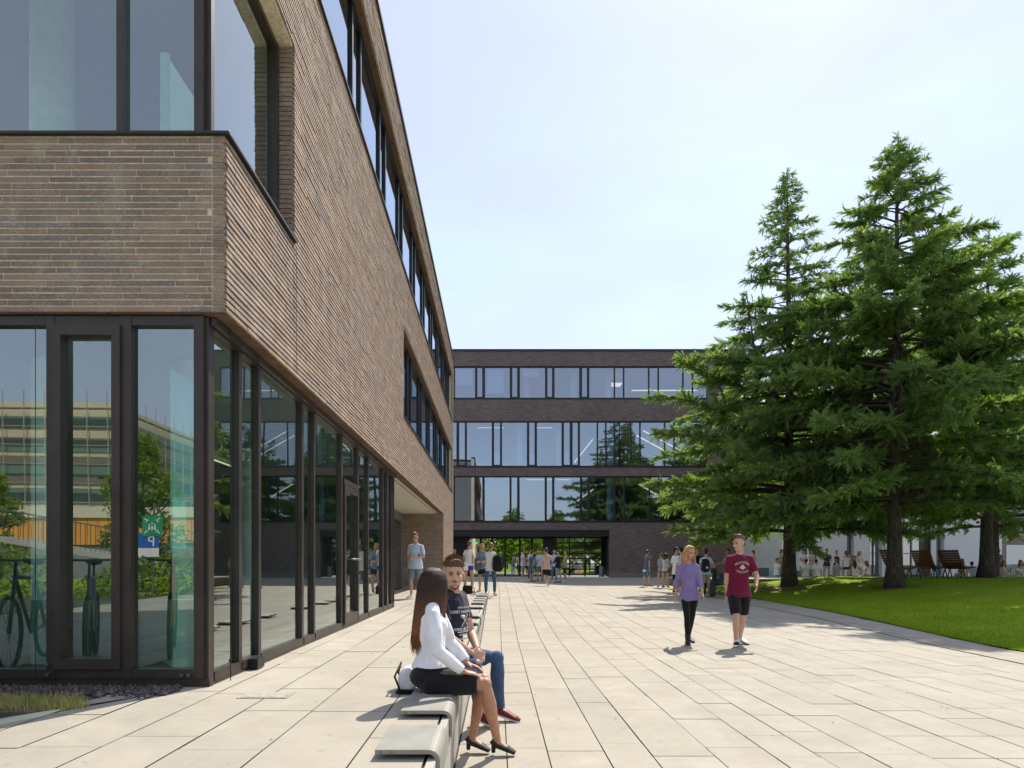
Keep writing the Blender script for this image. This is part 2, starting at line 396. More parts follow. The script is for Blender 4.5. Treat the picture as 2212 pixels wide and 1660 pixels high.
# ------------------------------------------------------------------ lawn
def zlawn(x,y):
    e=xedge(y); d=np.maximum(0,x-e); b=zl(x,y)
    f=sst(0,7,d)*(.15+.85*sst(3,22,y)); dn=1-sst(28.8,30.7,y)*.35
    return b+.02+.6*f*dn+.012*np.sin(x*1.3+y*.7)*f
def lawn():
    V=[];ny=70;nx=60
    ysl=np.linspace(1.5,30.6,ny); 
    for y in ysl:
        e=float(xedge(y)); xs=e+(36-e)*np.linspace(0,1,nx)**1.6
        for x in xs: V.append((x,y,float(zlawn(x,y))))
    i,j=np.meshgrid(np.arange(ny-1),np.arange(nx-1),indexing='ij'); a=(i*nx+j).ravel()
    return tag(np_mesh('lawn',V,np.stack([a,a+1,a+nx+1,a+nx],-1),M['grass'],smooth=True),kind='structure')
lawn()
def blades(name,P,h,w,material,seed=1):
    r=np.random.default_rng(seed); n=len(P); P=np.asarray(P); a=r.random(n)*6.283; hh=h*(.5+r.random(n)); ww=w*(.6+.8*r.random(n))
    dx=np.cos(a);dy=np.sin(a); lean=(r.random((n,2))-.5)*hh[:,None]*.9
    v0=P+np.stack([dx*ww,dy*ww,0*a],-1); v1=P-np.stack([dx*ww,dy*ww,0*a],-1); v2=P+np.concatenate([lean,hh[:,None]],1)
    V=np.stack([v0,v1,v2],1).reshape(-1,3); Fc=np.arange(3*n).reshape(-1,3)
    return np_mesh(name,V,Fc,material,k=3)
n=150000; yy=3+27*rng.random(n)**1.3; ee=xedge(yy); xx=ee-.035+ (rng.random(n)**1.5)*(1.0+yy*.62)
P=np.stack([xx,yy,np.maximum(zlawn(xx,yy),zl(xx,yy))-.004],-1)
tag(blades('grass',P,.035,.005,M['blade']),'short green grass blades covering the mounded lawn','grass',kind='stuff')
t=NT('dry_blade'); t.pbr(t.ramp(t.island(),[(0,(.50,.40,.17)),(.5,(.42,.36,.11)),(.8,(.22,.30,.04)),(1,(.55,.47,.24))]),.9); M['dryblade']=t.m
# strip of lava gravel and weeds in front of the glass corner
gs=MB(); gs.box(-9,-2.31,4.28,5.06,-1.2,ZT-.006)
t=NT('soil'); co=t.coord(); t.pbr(t.ramp(t.noise(14,5,.7,co),[(.35,(.12,.085,.05)),(.65,(.28,.2,.12))]),.95,0,t.bump(t.noise(60,4,.7,co),.8,.02)); M['soil']=t.m
tag(gs.build('soil',t.m),kind='structure')
def stones():
    r=np.random.default_rng(5); b=np.array([(1,0,0),(-1,0,0),(0,1,0),(0,-1,0),(0,0,1),(0,0,-1)],float); tf=np.array([(0,2,4),(2,1,4),(1,3,4),(3,0,4),(2,0,5),(1,2,5),(3,1,5),(0,3,5)])
    V=[];Fc=[];k=0
    for i in range(3600):
        y=5.05-abs(r.normal(0,.15)); x=-2.42-r.random()*5.2
        if y<4.62: continue
        sc=(.011+.016*r.random())*(.7+.6*r.random(3)); q=b*sc*(.75+.5*r.random((6,1))); a=r.random()*6.28; c,s_=math.cos(a),math.sin(a)
        q=q@np.array([[c,s_,0],[-s_,c,0],[0,0,1]]); V.append(q+(x,y,ZT+.004+.015*r.random())); Fc.append(tf+k); k+=6
    t=NT('lava_stone'); t.pbr(t.ramp(t.island(),[(0,(.05,.04,.042)),(.6,(.11,.085,.085)),(1,(.2,.15,.14))]),.9)
    o=np_mesh('gravel',np.concatenate(V),np.concatenate(Fc),t.m,k=3); tag(o,'dark lava gravel along the foot of the glass front','gravel',kind='stuff')
stones()
n=22000; yy=4.32+.38*rng.random(n); xx=-2.62-5.6*rng.random(n)
keep=(np.sin(xx*5.1)+np.sin(xx*11+yy*9)+rng.random(n)*1.6>.2)&(xx<-2.66-(4.75-yy)*.1); P=np.stack([xx,yy,np.full(n,ZT-.012)],-1)[keep]
tag(blades('weeds',P,.05,.0035,M['dryblade'],3),'tufts of dry weeds and grass between gravel and paving','weeds',kind='stuff')
mh=MB(); mh.box(-1.86,-1.50,4.68,4.90,ZT-.01,ZT+.004); mh.box(-1.84,-1.52,4.70,4.88,ZT+.004,ZT+.007)
tag(mh.build('manhole_cover',[mat('manhole_rim',(.36,.33,.27),.8,var=.2,nscale=20)]),'square paved manhole cover set in the terrace slabs','manhole cover')

# ------------------------------------------------------------------ building on the left, bricks laid one by one
PX0=lambda d:(d-1074)*5.15/F
XB=-2.086; XG=-2.29; YB=5.07; YG=5.15; YE=31.2; ZR=9.68; ZS=1.94
SIL,HED=3.30,5.31; S2,H2=6.60,8.72
bl=thing('brick_building','long dark clinker brick building with glazed ground floor at left','building',(XB,YB,ZT))
def brick_run(rects, seed, axis, plane, openings, u0, u1, z0, z1, course=.05, L=.5):
    """axis 'y': facade facing +x; axis 'x': facade facing -y. returns V,F"""
    r=np.random.default_rng(seed); V=[];k=0
    nz=int(round((z1-z0)/course))
    for i in range(nz):
        za=z0+i*course; zb=za+course-.012; zm=(za+zb)/2
        segs=[(u0,u1)]
        for (a,b,c,d) in openings:
            if c-.01<zm<d+.0:
                ns=[]
                for s,e in segs:
                    if b<=s or a>=e: ns.append((s,e))
                    else:
                        if a>s: ns.append((s,a))
                        if b<e: ns.append((b,e))
                segs=ns
        off=[0,.33,.17,.42][i%4]*L+r.random()*.06
        for s,e in segs:
            u=math.floor((s-off)/L)*L+off
            while u<e:
                a=max(s,u+.004); b=min(e,u+L-.004); u+=L
                if b-a<.03: continue
                pr=r.normal(0,.0013 if axis=='y' else .0008); tl=(-.0026+r.normal(0,.0005)) if axis=='y' else r.normal(0,.0005); tt=r.normal(0,.0003)
                V.append((a,b,za,zb,pr,tl,tt))
    A=np.array(V); n=len(A); a,b,za,zb,pr,tl,tt=A.T; o=.012+pr; ed=.0
    out=lambda du,dz: o+tl*dz+tt*du
    # outer 4 + inner 4
    def pt(u,z,d):
        if axis=='y': return np.stack([plane+d-.012,u,z],-1)
        return np.stack([u,plane-d+.012,z],-1)
    zj=za+np.where(np.arange(n)%3==0,.001,0)
    P=[pt(a,zj,out(-1,-1)),pt(b,zj,out(1,-1)),pt(b,zb,out(1,1)),pt(a,zb,out(-1,1)),pt(a,zj,o*0-.03),pt(b,zj,o*0-.03),pt(b,zb,o*0-.03),pt(a,zb,o*0-.03)]
    V=np.stack(P,1).reshape(-1,3); base=(np.arange(n)*8)[:,None,None]
    f=np.array([(0,1,2,3),(0,4,5,1),(1,5,6,2),(2,6,7,3),(3,7,4,0)])
    return V,(base+f[None]).reshape(-1,4)
opsY=[(YB-.1,6.77,SIL,HED),(14.66,30.4,SIL,HED),(6.0,30.5,S2,H2)]
wy=brick_run(None,3,'y',XB,opsY,YB,YE,ZS,ZR)
pierY=brick_run(None,4,'y',XB,[],25.5,YE,ZT,ZS)
wx=brick_run(None,5,'x',YB,[(-40,XB,SIL,HED),(-40,XB-.8,S2,H2)],-9.5,XB-.118,ZS,ZR)
pierX=brick_run(None,6,'x',25.5,[],-3.9,XB-.02,ZT+.08,ZS)
def join(parts):
    V=[];Fc=[];k=0
    for v,f in parts: V.append(v);Fc.append(f+k);k+=len(v)
    return np.concatenate(V),np.concatenate(Fc)
v,f=join([wy,wx,pierY,pierX]); o=np_mesh('wall',v-np.array(bl.location[:]),f,M['brick'],bl)
def part(name,mb,material,parent=bl,off=None,**kw):
    o=mb.build(name,material,parent,**kw); o.location=tuple(-c for c in (off or tuple(parent.location))); return o
# mortar cores behind the bricks (butted boxes)
c=MB(); x1=XB-.021; x0=XB-.30
for (a,b,lo,hi) in [(YB+.0035,YE,ZS+.005,SIL-.0),(6.77+.01,14.66-.01,SIL,HED),(30.41,YE,SIL,HED),(YB+.0035,YE,HED+.003,S2-.003),(YB+.0035,6.0-.01,S2,H2),(30.51,YE,S2,H2),(YB+.0035,YE,H2+.003,ZR-.01),(25.52,YE,ZT-.1,ZS)]:
    c.box(x0,x1,a,b,lo,hi)
y0=YB+.0035; y1=YB+.28
for (a,b,lo,hi) in [(-9.6,x0,ZS+.005,SIL),(-9.6,x0,HED+.003,S2-.003),(XB-.8,x0,S2,H2),(-9.6,x0,H2+.003,ZR-.01)]: c.box(a,b,y0,y1,lo,hi)
c.box(-3.95,x0,25.52,25.8,ZT-.1,ZS)
part('mortar_bed',c,M['mortar'])
for (za_,zb_) in ((ZS,SIL-.01),(HED+.01,ZR-.02)):
  cb_=MB(); z=za_
  while z<zb_:
    j=random.Random(int(z*1000)).uniform(-.003,.003); cb_.box(XB-.108,XB-.014,YB-.002+j,YB+.03,z,z+.0405)
    z+=.05
  part('corner_brick',cb_,M['brick'])
# brick reveals at window jambs
for yj in (6.77,14.66):
    z=SIL; rv=MB()
    while z<HED-.02: rv.box(XB-.21,XB-.024,yj-(.012 if yj<10 else -.0),yj+(.0 if yj<10 else .012),z,z+.0405); z+=.05
    part('jamb',rv,M['brick'])
# brick soffit strips and reveal heads
sf=MB()
for yy0 in np.arange(YB+.02,25.5,.5):
    sf.box(XB-.20,XB-.022,float(yy0),float(min(yy0+.49,25.5)),ZS-.012,ZS+.004)
for xx0 in np.arange(-9.5,XB-.2,.5): sf.box(float(xx0),float(min(xx0+.49,XB-.2)),YB+.005,YB+.09,ZS-.012,ZS+.004)
part('soffit_bricks',sf,mat('soffit_brick',(.13,.075,.05),.85,var=.25,nscale=5,bump=.4))
cp=MB(); cp.box(XB-.3,XB+.035,YB-.03,YE+.03,ZR,ZR+.09); cp.box(-9.6,XB-.3,YB-.03,YB+.3,ZR,ZR+.09); cp.box(-14,XB-.3,YB+.3,YE,ZR-.3,ZR-.12)
part('roof_edge',cp,M['frame2'])
# slabs, ceilings, rooms
fl=MB()
fl.box(-9.5,x0-.003,YB+.3,YE-.1,ZS+.01,SIL-.06); fl.box(-9.5,x0-.003,YB+.3,YE-.1,HED+.95,S2-.08); fl.box(-9.5,x0-.003,YB+.3,YE-.1,H2+.01,ZR-.31)
part('floor_slab',fl,mat('grey_ceiling',(.36,.36,.35),.9,var=.04))
iw=MB(); iw.box(-9.6,-9.5,YB+.3,YE,ZT,ZS); iw.box(-9.5,XG-.1,14.5,14.6,ZT,ZS+.005); iw.box(-9.5,x0-.003,YE-.1,YE,ZT,ZR-.31); iw.box(-9.5,-5.2,11.0,11.1,SIL-.05,HED)
iw.box(-3.72,-3.66,14.6,25.5,ZT,ZS); iw.box(-9.5,-4.5,9.6,9.68,ZT,ZS)
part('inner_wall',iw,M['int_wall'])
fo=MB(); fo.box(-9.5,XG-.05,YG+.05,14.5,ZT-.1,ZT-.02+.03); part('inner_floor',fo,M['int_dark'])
cs=MB()
for i in range(8): cs.box(-3.65,x0-.01,14.55+i*1.37,14.55+i*1.37+1.35,ZS-.03,ZS-.012)
part('ceiling_panel',cs,mat('soffit_panel',(.62,.58,.5),.8,var=.04))
for (x,y,z0_,z1_) in [(-4.3,6.3,ZT,ZS),(-2.95,6.4,ZT,ZS),(-4.67,6.9,SIL-.05,HED+.95),(-3.5,8.8,SIL-.05,HED),(-4.3,11.2,ZT,ZS),(-3.9,9,S2-.08,H2),(-3.9,14,S2-.08,H2),(-3.9,20,S2-.08,H2),(-3.9,17.5,SIL-.05,HED),(-3.9,24,SIL-.05,HED)]:
    cl=MB(); cl.tube([(x,y,z0_),(x,y,z1_)],.2 if z0_>2 else .14,24); part('column',cl,M['column'],smooth=False)
for x in (-5.2,):
    for (a_,b_,h_) in ((11.2,13.5,ZS),(16.3,29.5,HED),(7.3,29.5,H2)):
        ls=MB(); ls.box(x,x+.04,a_,b_,h_-.06,h_-.04); part('ceiling_light',ls,M['lamp'])
# pale film and boards behind the corner panes
fm=mat('pale_film',(.50,.60,.57),.8,var=.04)
for (a_,b_) in ((-40,112),(150,262),(292,428)):
    q=MB(); q.box(PX0(a_),PX0(b_),YG+.03,YG+.034,ZT+.12,-.29); part('frosted_film',q,glass('frosted_film_glass',(.45,.6,.55),.25,(.8,.95,.9),.25) if 'ff' not in globals() else ff)
    ff=bpy.data.materials['frosted_film_glass']
q=MB(); q.box(PX0(358),PX0(428),YG+.10,YG+.12,-.285,.115); part('notice_board',q,fm)
q=MB(); q.box(PX0(305),PX0(357),YG+.10,YG+.13,-.285,.115); part('screen',q,mat('black_screen',(.006,.006,.008),.2,var=0))
q=MB(); q.box(-2.62,-2.60,YG+.12,5.72,ZT,1.55); part('curtain',q,mat('teal_curtain',(.30,.60,.60),.9,var=.05))
# frames: ground floor, side
def curtain(parent, pts, zb, zt_, plane, axis, fw, material, gmat, door=None, depth=.09):
    """pts: list of (center, width) of posts along the facade"""
    fr=MB(); gl=MB()
    def bx(a,b,c,d,mb,dp0,dp1):
        if axis=='y': mb.box(plane+dp0,plane+dp1,a,b,c,d)
        else: mb.box(a,b,plane-dp1,plane-dp0,c,d)
    pd0,pd1=(-.05,.05) if axis=='x' or len(pts)<4 or parent is None else (-.03,.038)
    for (u,wd) in pts: bx(u-wd/2,u+wd/2,zb,zt_,fr,pd0,pd1)
    us=sorted(p[0] for p in pts)
    ws={p[0]:p[1] for p in pts}
    for a,b in zip(us[:-1],us[1:]):
        a2=a+ws[a]/2; b2=b-ws[b]/2
        if b2-a2<.02: continue
        bx(a2,b2,zb,zb+fw,fr,-.045,.045); bx(a2,b2,zt_-fw,zt_,fr,-.045,.045)
        bx(a2,b2,zb+fw,zt_-fw,gl,-.012,-.002)
    return fr,gl
ptsA=[(YG+.03,.10),(5.77,.065),(6.24,.065),(7.62,.075),(8.11,.065),(9.54,.08),(10.66,.08),(11.5,.08),(12.98,.08),(13.5,.08),(14.08,.06),(14.36,.06)]
fr,gl=curtain(bl,ptsA,ZT+.03,ZS-.02,XG,'y',.07,None,None)
fr.box(XG-.05,XG+.04,YG,14.39,ZT-.05,ZT+.027)
fr.box(XG+.05,XG+.09,YG,14.39,ZS-.075,ZS-.02)
# door leaf frame and transom
fr.box(XG-.03,XG+.06,9.6,10.6,1.16,1.24); fr.box(XG+.0,XG+.065,9.62,9.70,ZT+.06,1.155); fr.box(XG+.0,XG+.065,10.52,10.60,ZT+.06,1.155); fr.box(XG,XG+.06,9.70,10.52,ZT+.06,ZT+.2); fr.box(XG,XG+.06,9.70,10.52,1.06,1.155)
part('side_frame',fr,M['frame']); part('side_glazing',gl,M['glassA'])
hd=MB()
for x in (XG+.12,): 
    hd.tube([(x,9.78,.06),(x,10.44,.06)],.016,8); hd.tube([(x,9.86,.06),(XG+.05,9.86,.06)],.012,6); hd.tube([(x,10.36,.06),(XG+.05,10.36,.06)],.012,6)
part('door_handle',hd,M['steel'],smooth=True)
# front
PX=lambda d:(d-1074)*YG/F
ptsF=[(PX(435),.075),(PX(280),.075),(PX(117.5),.06),(PX(-60),.08),(PX(-300),.08),(PX(-560),.08),(PX(-900),.08),(-9.4,.1)]
fr,gl=curtain(bl,ptsF,ZT+.07,ZS-.02,YG,'x',.07,None,None)
fr.box(-9.4,XG+.05,YG-.03,YG+.04,ZT-.06,ZT+.067)
vx0,vx1=PX(126),PX(270)
fr.box(vx0,vx0+.065,YG-.075,YG+.02,ZT+.145,ZS-.095); fr.box(vx1-.065,vx1,YG-.075,YG+.02,ZT+.145,ZS-.095)
fr.box(vx0+.065,vx1-.065,YG-.075,YG+.02,ZT+.145,ZT+.225); fr.box(vx0+.065,vx1-.065,YG-.075,YG+.02,ZS-.175,ZS-.095)
part('front_frame',fr,M['frame']); part('front_glazing',gl,M['glassA'])
for (x,z) in ((PX(115),-.86),(PX(115),-.955+.17),(PX(401),-.865),(PX(416),-.865)): bt=MB(); bt.tube([(x,YG-.05,z),(x,YG-.078,z)],.012,8); part('bolt',bt,M['steel'])
rods=MB(); rods.tube([(XG+.1,5.4,ZT),(XG+.1,5.4,ZS-.02)],.004,6); rods.tube([(XG+.1,6.02,ZT),(XG+.1,6.02,ZS-.02)],.004,6); rods.tube([(PX(94),YG-.09,ZT),(PX(94),YG-.09,ZS-.02)],.003,6)
rods.box(XG+.05,XG+.13,5.93,6.1,ZT+.01,ZT+.1)
part('blind_cable',rods,M['frame2'])
# upper corner window
fr,gl=curtain(bl,[(PX(435),.07),(PX(266),.05),(PX(-200),.06),(PX(-700),.06),(-9.4,.1)],SIL-.02,HED,YG,'x',.05,None,None); part('corner_window_frame',fr,M['frame']); part('corner_window_glass',gl,M['glassA'])
fr,gl=curtain(bl,[(YG+.03,.06),(6.72,.08)],SIL-.02,HED,XG,'y',.05,None,None); part('corner_window_frame',fr,M['frame']); part('corner_window_glass',gl,M['glassA'])
sl=MB(); sl.box(-9.5,XB+.03,YB-.03,YG-.06,SIL-.005,SIL+.02); sl.box(XG+.05,XB+.03,YG-.06,6.78,SIL-.005,SIL+.02); part('window_sill',sl,M['sill'],bevel=.004)
# band windows
def band(parent,y0,y1,s,h,posts,nm):
    fr,gl=curtain(parent,posts,s,h,XG+.02,'y',.06,None,None)
    part(nm+'_frame',fr,M['frame2']); part(nm+'_glass',gl,M['glassB'])
    q=MB(); q.box(XG+.07,XB+.03,y0,y1,s-.022,s+.004); part('window_sill',q,M['sill'])
    q=MB(); q.box(XG-.02,XB-.022,y0,y1,h-.002,h+.0); q.box(XG-.02,XB-.022,y0+.01,y1-.01,h-.014,h-.004); part('window_head',q,mat('soffit_brick',(.13,.075,.05)))
ps=[14.70]; y=14.7
while y<29.6:
    y+=1.75; ps.append(y); y+=.62; ps.append(y)
band(bl,14.67,30.4,SIL,HED,[(p,.08) for p in ps if p<30.3]+[(30.36,.06)],'band_window')
ps=[6.05]; y=6.05
while y<29.6:
    y+=1.75; ps.append(y); y+=.62; ps.append(y)
band(bl,6.0,30.5,S2,H2,[(p,.08) for p in ps if p<30.4]+[(30.46,.06)],'band_window')
# dark door in the undercut
dd=MB(); dd.box(-3.655,-3.60,18.5,24.6,ZT+.005,1.55)
part('recess_frame',dd,M['frame2']); dg=MB(); 
for a in (18.6,20.1,21.6,23.1): dg.box(-3.598,-3.59,a,a+1.35,ZT+.08,1.45)
part('recess_glass',dg,M['glassB'])
jt=MB(); jt.box(XB+.013,XB+.0165,6.775,6.783,ZS+.02,SIL-.03); part('expansion_joint',jt,M['frame2'])
pl=MB(); pl.box(-3.9,XB+.012,25.47,25.5,ZT-.02,ZT+.08); part('plinth',pl,M['concrete'])
nl=MB()
for x in np.arange(-9.3,-2.4,.1): pass
# interior things of the left building
wb=thing('whiteboard','tall white partition board with black lettering behind the upper corner window','board',(-2.83,5.62,SIL))
q=MB(); q.box(-.02,.02,0,1.0,-.03,1.02); q.build('panel',M['white'],wb); q=MB(); q.box(-.035,.035,-.035,-.001,-.03,1.04); q.build('post',mat('pale_aluminium',(.55,.6,.6),.4,.3),wb)
q=MB(); q.box(.021,.024,.27,1.0,-.03,.35); q.build('paper_sheet',mat('paper',(.8,.82,.84),.9,var=.02),wb)
def text(body,size,loc,rot,material,parent,name='lettering',ext=.001,align='LEFT',spacing=1.0):
    cu=bpy.data.curves.new(name,'FONT'); cu.body=body; cu.size=size; cu.extrude=ext; cu.align_x=align; cu.space_character=spacing
    o=bpy.data.objects.new(name,cu); link(o,parent); o.location=loc; o.rotation_euler=rot; cu.materials.append(material); o.name='tmp_text'
    bpy.context.view_layer.update(); dg_=bpy.context.evaluated_depsgraph_get(); me=bpy.data.meshes.new_from_object(o.evaluated_get(dg_)); bpy.data.objects.remove(o); bpy.data.curves.remove(cu)
    o=bpy.data.objects.new(name,me); link(o,parent); o.location=loc; o.rotation_euler=rot; return o
ink=mat('ink',(.04,.04,.05),.7)
text('E-MOBIL',.14,(.0225,.36,.56),(R(90),0,R(90)),ink,wb)
for i,s_ in enumerate(('Zugang nur','Vorgang im','· Vorab')): text(s_,.07,(.0255,.30,.25-i*.1),(R(90),0,R(90)),ink,wb)
ct=thing('cable_tray','perforated metal cable tray running under the upper room ceiling','cable tray',(-9,9.3,5.02)); q=MB(); q.box(0,6.6,0,.02,0,.13); q.build('tray',mat('galvanised',(.36,.37,.4),.5,.4),ct)
q=MB()
for i in range(90): q.obox((i*.072,-.004,.02),(i*.072+.04,-.004,.11),.012,.006,up=(0,1,0))
q.build('lattice',mat('galvanised_light',(.6,.62,.66),.5,.3),ct)

# ------------------------------------------------------------------ far building
YF=45.7; K=YF/F
def FX(d): return (d-1074)*K
FZ=lambda d:(1217-d)*K
fb=thing('far_building','four storey dark brick building closing the plaza with ribbon windows','building',(7,YF,ZT))
def pf(name,mb,material,**kw): return part(name,mb,material,fb,**kw)
X0,X1=-9.,FX(1600); Zr=FZ(759)
rows=[(FZ(861.7),FZ(791.3)),(FZ(1009),FZ(909.8)),(FZ(1127.7),FZ(1028.6))]
wins_x1=FX(1528)
wl=MB(); T=.4
def wbox(a,b,z0_,z1_): wl.box(a,b,YF,YF+T,z0_,z1_)
wbox(X0,X1,rows[0][1],Zr); wbox(X0,X1,rows[1][1],rows[0][0]); wbox(X0,X1,rows[2][1],rows[1][0])
for s_,h_ in rows: wbox(wins_x1,X1,s_,h_)
rx1=FX(1316.7); rz=FZ(1145)
wbox(rx1,X1,ZT+.3,rows[2][0]); wbox(X0,rx1,rz,rows[2][0])
wl.box(X1-.4,X1,YF+T,YF+14,-1.2,Zr)
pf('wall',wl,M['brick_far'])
q=MB(); q.box(rx1,X1+.02,YF-.015,YF+T,ZT-.3,ZT+.3); pf('plinth',q,mat('plinth_concrete',(.2,.19,.18),.9,bump=.2))
q=MB(); q.box(X0,X1+.05,YF-.06,YF+.5,Zr,Zr+.13); q.box(X0,X1,YF+.5,YF+14,Zr-.5,Zr-.2); pf('roof_edge',q,M['frame2'])
zk=lambda z: 1400*.0+z
Z2D=lambda z:(935.9+z*.30223)
mull=[[ -100,-40,150,(298,310),(355,370),(547,560),(605,620),(800,812),(855,868),(1045,1060),(1105,1117),1297,1363,1543,1611,1788,1856,1962],
      [-100,-20,(165,180),(230,240),(418,430),(482,492),(670,682),(730,742),(918,930),(982,992),1045,1175,1235,1297,1412,1480,1657,1725,1962],
      [-100,-20,150,(298,305),(355,368),(545,555),(605,618),(797,808),(855,867),(1050,1062),(1110,1122),(1290,1303),1366,1547,1613,1788,1856,1962]]
for (s_,h_),ml in zip(rows,mull):
    fr=MB(); gl=MB(); g=.09; yw=YF+.14
    fr.box(X0,wins_x1,yw-.06,yw+.05,s_,s_+g); fr.box(X0,wins_x1,yw-.06,yw+.05,h_-g,h_)
    xs=[]
    for m_ in ml:
        if isinstance(m_,tuple): a,b=m_; xa,xb=FX(Z2D(a)),FX(Z2D(b))
        else: xa=FX(Z2D(m_))-.05; xb=xa+.10
        fr.box(xa,min(xb,wins_x1),yw-.055,yw+.045,s_+g,h_-g); xs.append((xa,xb))
    for (a,b),(c_,d) in zip(xs[:-1],xs[1:]):
        if c_-b>.3 and c_-b<.68 and isinstance(ml[1],(int,tuple)) and b<FX(Z2D(1100)):   # vent sash with its own frame
            fr.box(b,b+.05,yw-.05,yw+.04,s_+g,h_-g); fr.box(c_-.05,c_,yw-.05,yw+.04,s_+g,h_-g); fr.box(b+.05,c_-.05,yw-.05,yw+.04,s_+g,s_+g+.07)
        gl.box(b,c_,yw-.01,yw,s_+g,h_-g)
    pf('window_frame',fr,M['frame2']); pf('window_pane',gl,M['glassB'])
q=MB()
for s_,h_ in rows: q.box(X0,wins_x1,YF-.03,YF+.075,s_-.04,s_-.003)
pf('window_sill',q,M['frame2'])
# rooms
q=MB()
for (s_,h_) in rows:
    q.box(X0,X1-.4,YF+.42,YF+9,s_-.35,s_-.05); 
q.box(X0,X1-.4,YF+.42,YF+9,Zr-1.0,Zr-.75)
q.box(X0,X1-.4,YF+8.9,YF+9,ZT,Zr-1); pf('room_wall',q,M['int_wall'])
for (x,ri) in [(FX(1125),1),(FX(1212),1),(FX(1328),1),(FX(1325),2),(FX(1140),0),(FX(1245),0),(FX(1322),0)]:
    s_,h_=rows[ri]; q=MB(); q.tube([(x,YF+1.6,s_-.05),(x,YF+1.6,h_+.4)],.22,16); pf('column',q,M['column'])
for (ri,xa,xb) in [(0,FX(1160),FX(1220)),(0,FX(1100),FX(1130)),(1,FX(1030),FX(1090)),(1,FX(1160),FX(1200)),(2,FX(1140),FX(1200)),(2,FX(1210),FX(1240)),(0,FX(1380),FX(1530))]:
    h_=rows[ri][1]
    for k_ in (2.6,): q=MB(); q.box(xa,xb,YF+k_,YF+k_+.08,h_+.15-.10,h_+.15-.06); pf('light_strip',q,emit('dim_strip',(.9,.95,1),.55) if 'ds' not in globals() else ds); ds=bpy.data.materials['dim_strip']
ll=emit('lit_lamp',(1,.75,.5),.9)
q=MB(); q.box(FX(1380),FX(1530),YF+2.4,YF+2.48,FZ(825),FZ(823)); pf('lit_lamp',q,ll)
for (xa,za,xb,zb) in [(1252,985,1294,932),(1395,923,1490,975),(1410,912,1500,960),(1258,1074,1295,1047),(1400,1035,1450,1065)]:
    q=MB(); q.obox((FX(xa),YF+3,FZ(za)),(FX(xb),YF+3,FZ(zb)),.07,.07); pf('lit_lamp',q,ll)
q=MB(); q.box(FX(1330),FX(1356),YF+2.,YF+2.9,FZ(812),FZ(810)); pf('lit_lamp',q,ll)
for (ri,xa,xb,t_) in [(0,985,1020,.55),(0,1052,1088,.8),(0,1130,1165,.3)]:
    s_,h_=rows[ri]; q=MB(); q.box(FX(xa),FX(xb),YF+.32,YF+.34,h_-(h_-s_)*t_,h_); pf('roller_blind',q,M['blind'])
for (xa,xb) in [(1067,1080),(1142,1157),(1218,1232)]:
    q=MB(); q.box(FX(xa),FX(xb),YF+.32,YF+.34,rows[1][0],rows[1][0]+1.0); pf('roller_blind',q,M['blind'])
q=MB()
for k_ in range(20):
    q=MB(); x=FX(985+k_*9.7+rng.random()*6); ri=int(rng.integers(0,3)); s_=rows[ri][0]; hh=.35+.5*rng.random(); q.box(x,x+.15+.3*rng.random(),YF+1.+2*rng.random(),YF+3.2,s_,s_+hh); pf('desk_clutter',q,mat('clutter',(.35,.37,.4),.8,var=.4,nscale=.8))
# entrance recess
q=MB(); q.box(X0,rx1,YF+T,YF+1.9,rz+.002,rz+.1); q.box(rx1-.002,rx1+.06,YF+T,YF+1.9,ZT,rz); q.box(X0,FX(1012),YF+1.7,YF+1.9,ZT,rz); q.box(FX(1180),FX(1205),YF+1.65,YF+1.9,ZT,rz); q.box(X0,rx1-.01,YF+.05,YF+T-.02,rz-.45,rz-.002); q.box(X0,rx1,YF+.9,YF+1.0,rz-.45,rz-.002)
pf('entrance_lining',q,M['frame2'])
fr=MB(); gl=MB(); yw=YF+1.8; e0,e1=FX(1012),FX(1180)
for d in (1012,1037,1063,1092,1125,1152,1179): x=FX(d); fr.box(x-.07,x+.07,yw-.06,yw+.05,ZT,rz-.45)
fr.box(e0,e1,yw-.05,yw+.05,ZT-.02,ZT+.1); fr.box(e0,e1,yw-.05,yw+.05,rz-.55,rz-.45); gl.box(e0,e1,yw-.012,yw,ZT+.1,rz-.55)
for d in (1206,1236,1271,1308): x=FX(d); fr.box(x-.04,x+.04,yw-.05,yw+.05,ZT,rz-.45)
for z in np.arange(ZT+.1,rz-.5,.38): fr.box(FX(1206),FX(1308),yw-.045,yw+.03,float(z),float(z)+.10)
gl.box(FX(1206),FX(1308),yw-.012,yw,ZT+.1,rz-.46)
pf('entrance_frame',fr,M['frame2']); pf('entrance_glass',gl,glass('entrance_glass',(.35,.5,.42),.62,(.95,1,.93)))
o=text('B',.75,(FX(1103)-0,YF+1.72,ZT+.16),(R(90),0,0),mat('sticker',(.45,.6,.7),.6),fb,'door_letter',.004); o.location=(FX(1103)-7,1.72,.16)
q=MB(); q.box(FX(1016),FX(1030),yw-.10,yw-.06,1.40,1.53); pf('exit_sign',q,emit('exit_green',(.1,.6,.25),.6))
ar=MB(); 
ar=thing('litter_bin','grey litter bin beside the recessed entrance','bin',(FX(1303),YF+.7,ZT)); q=MB(); q.tube([(0,0,0),(0,0,.75)],.2,16); q.build('body',M['steel'],ar); q=MB(); q.tube([(0,0,.75),(0,0,.80)],.22,16); q.build('lid',M['frame2'],ar)
for d,h_,k_ in ((1232,.9,'thin lightning rod on the roof of the far building, left one'),(1373,1.3,'thin lightning rod on the roof of the far building, right one')):
    q=MB(); q.tube([(0,0,0),(0,0,h_)],.02,6); o=q.build('lightning_rod',M['steel']); o.location=(FX(d),YF+3,Zr-.2); tag(o,k_,'lightning rod')
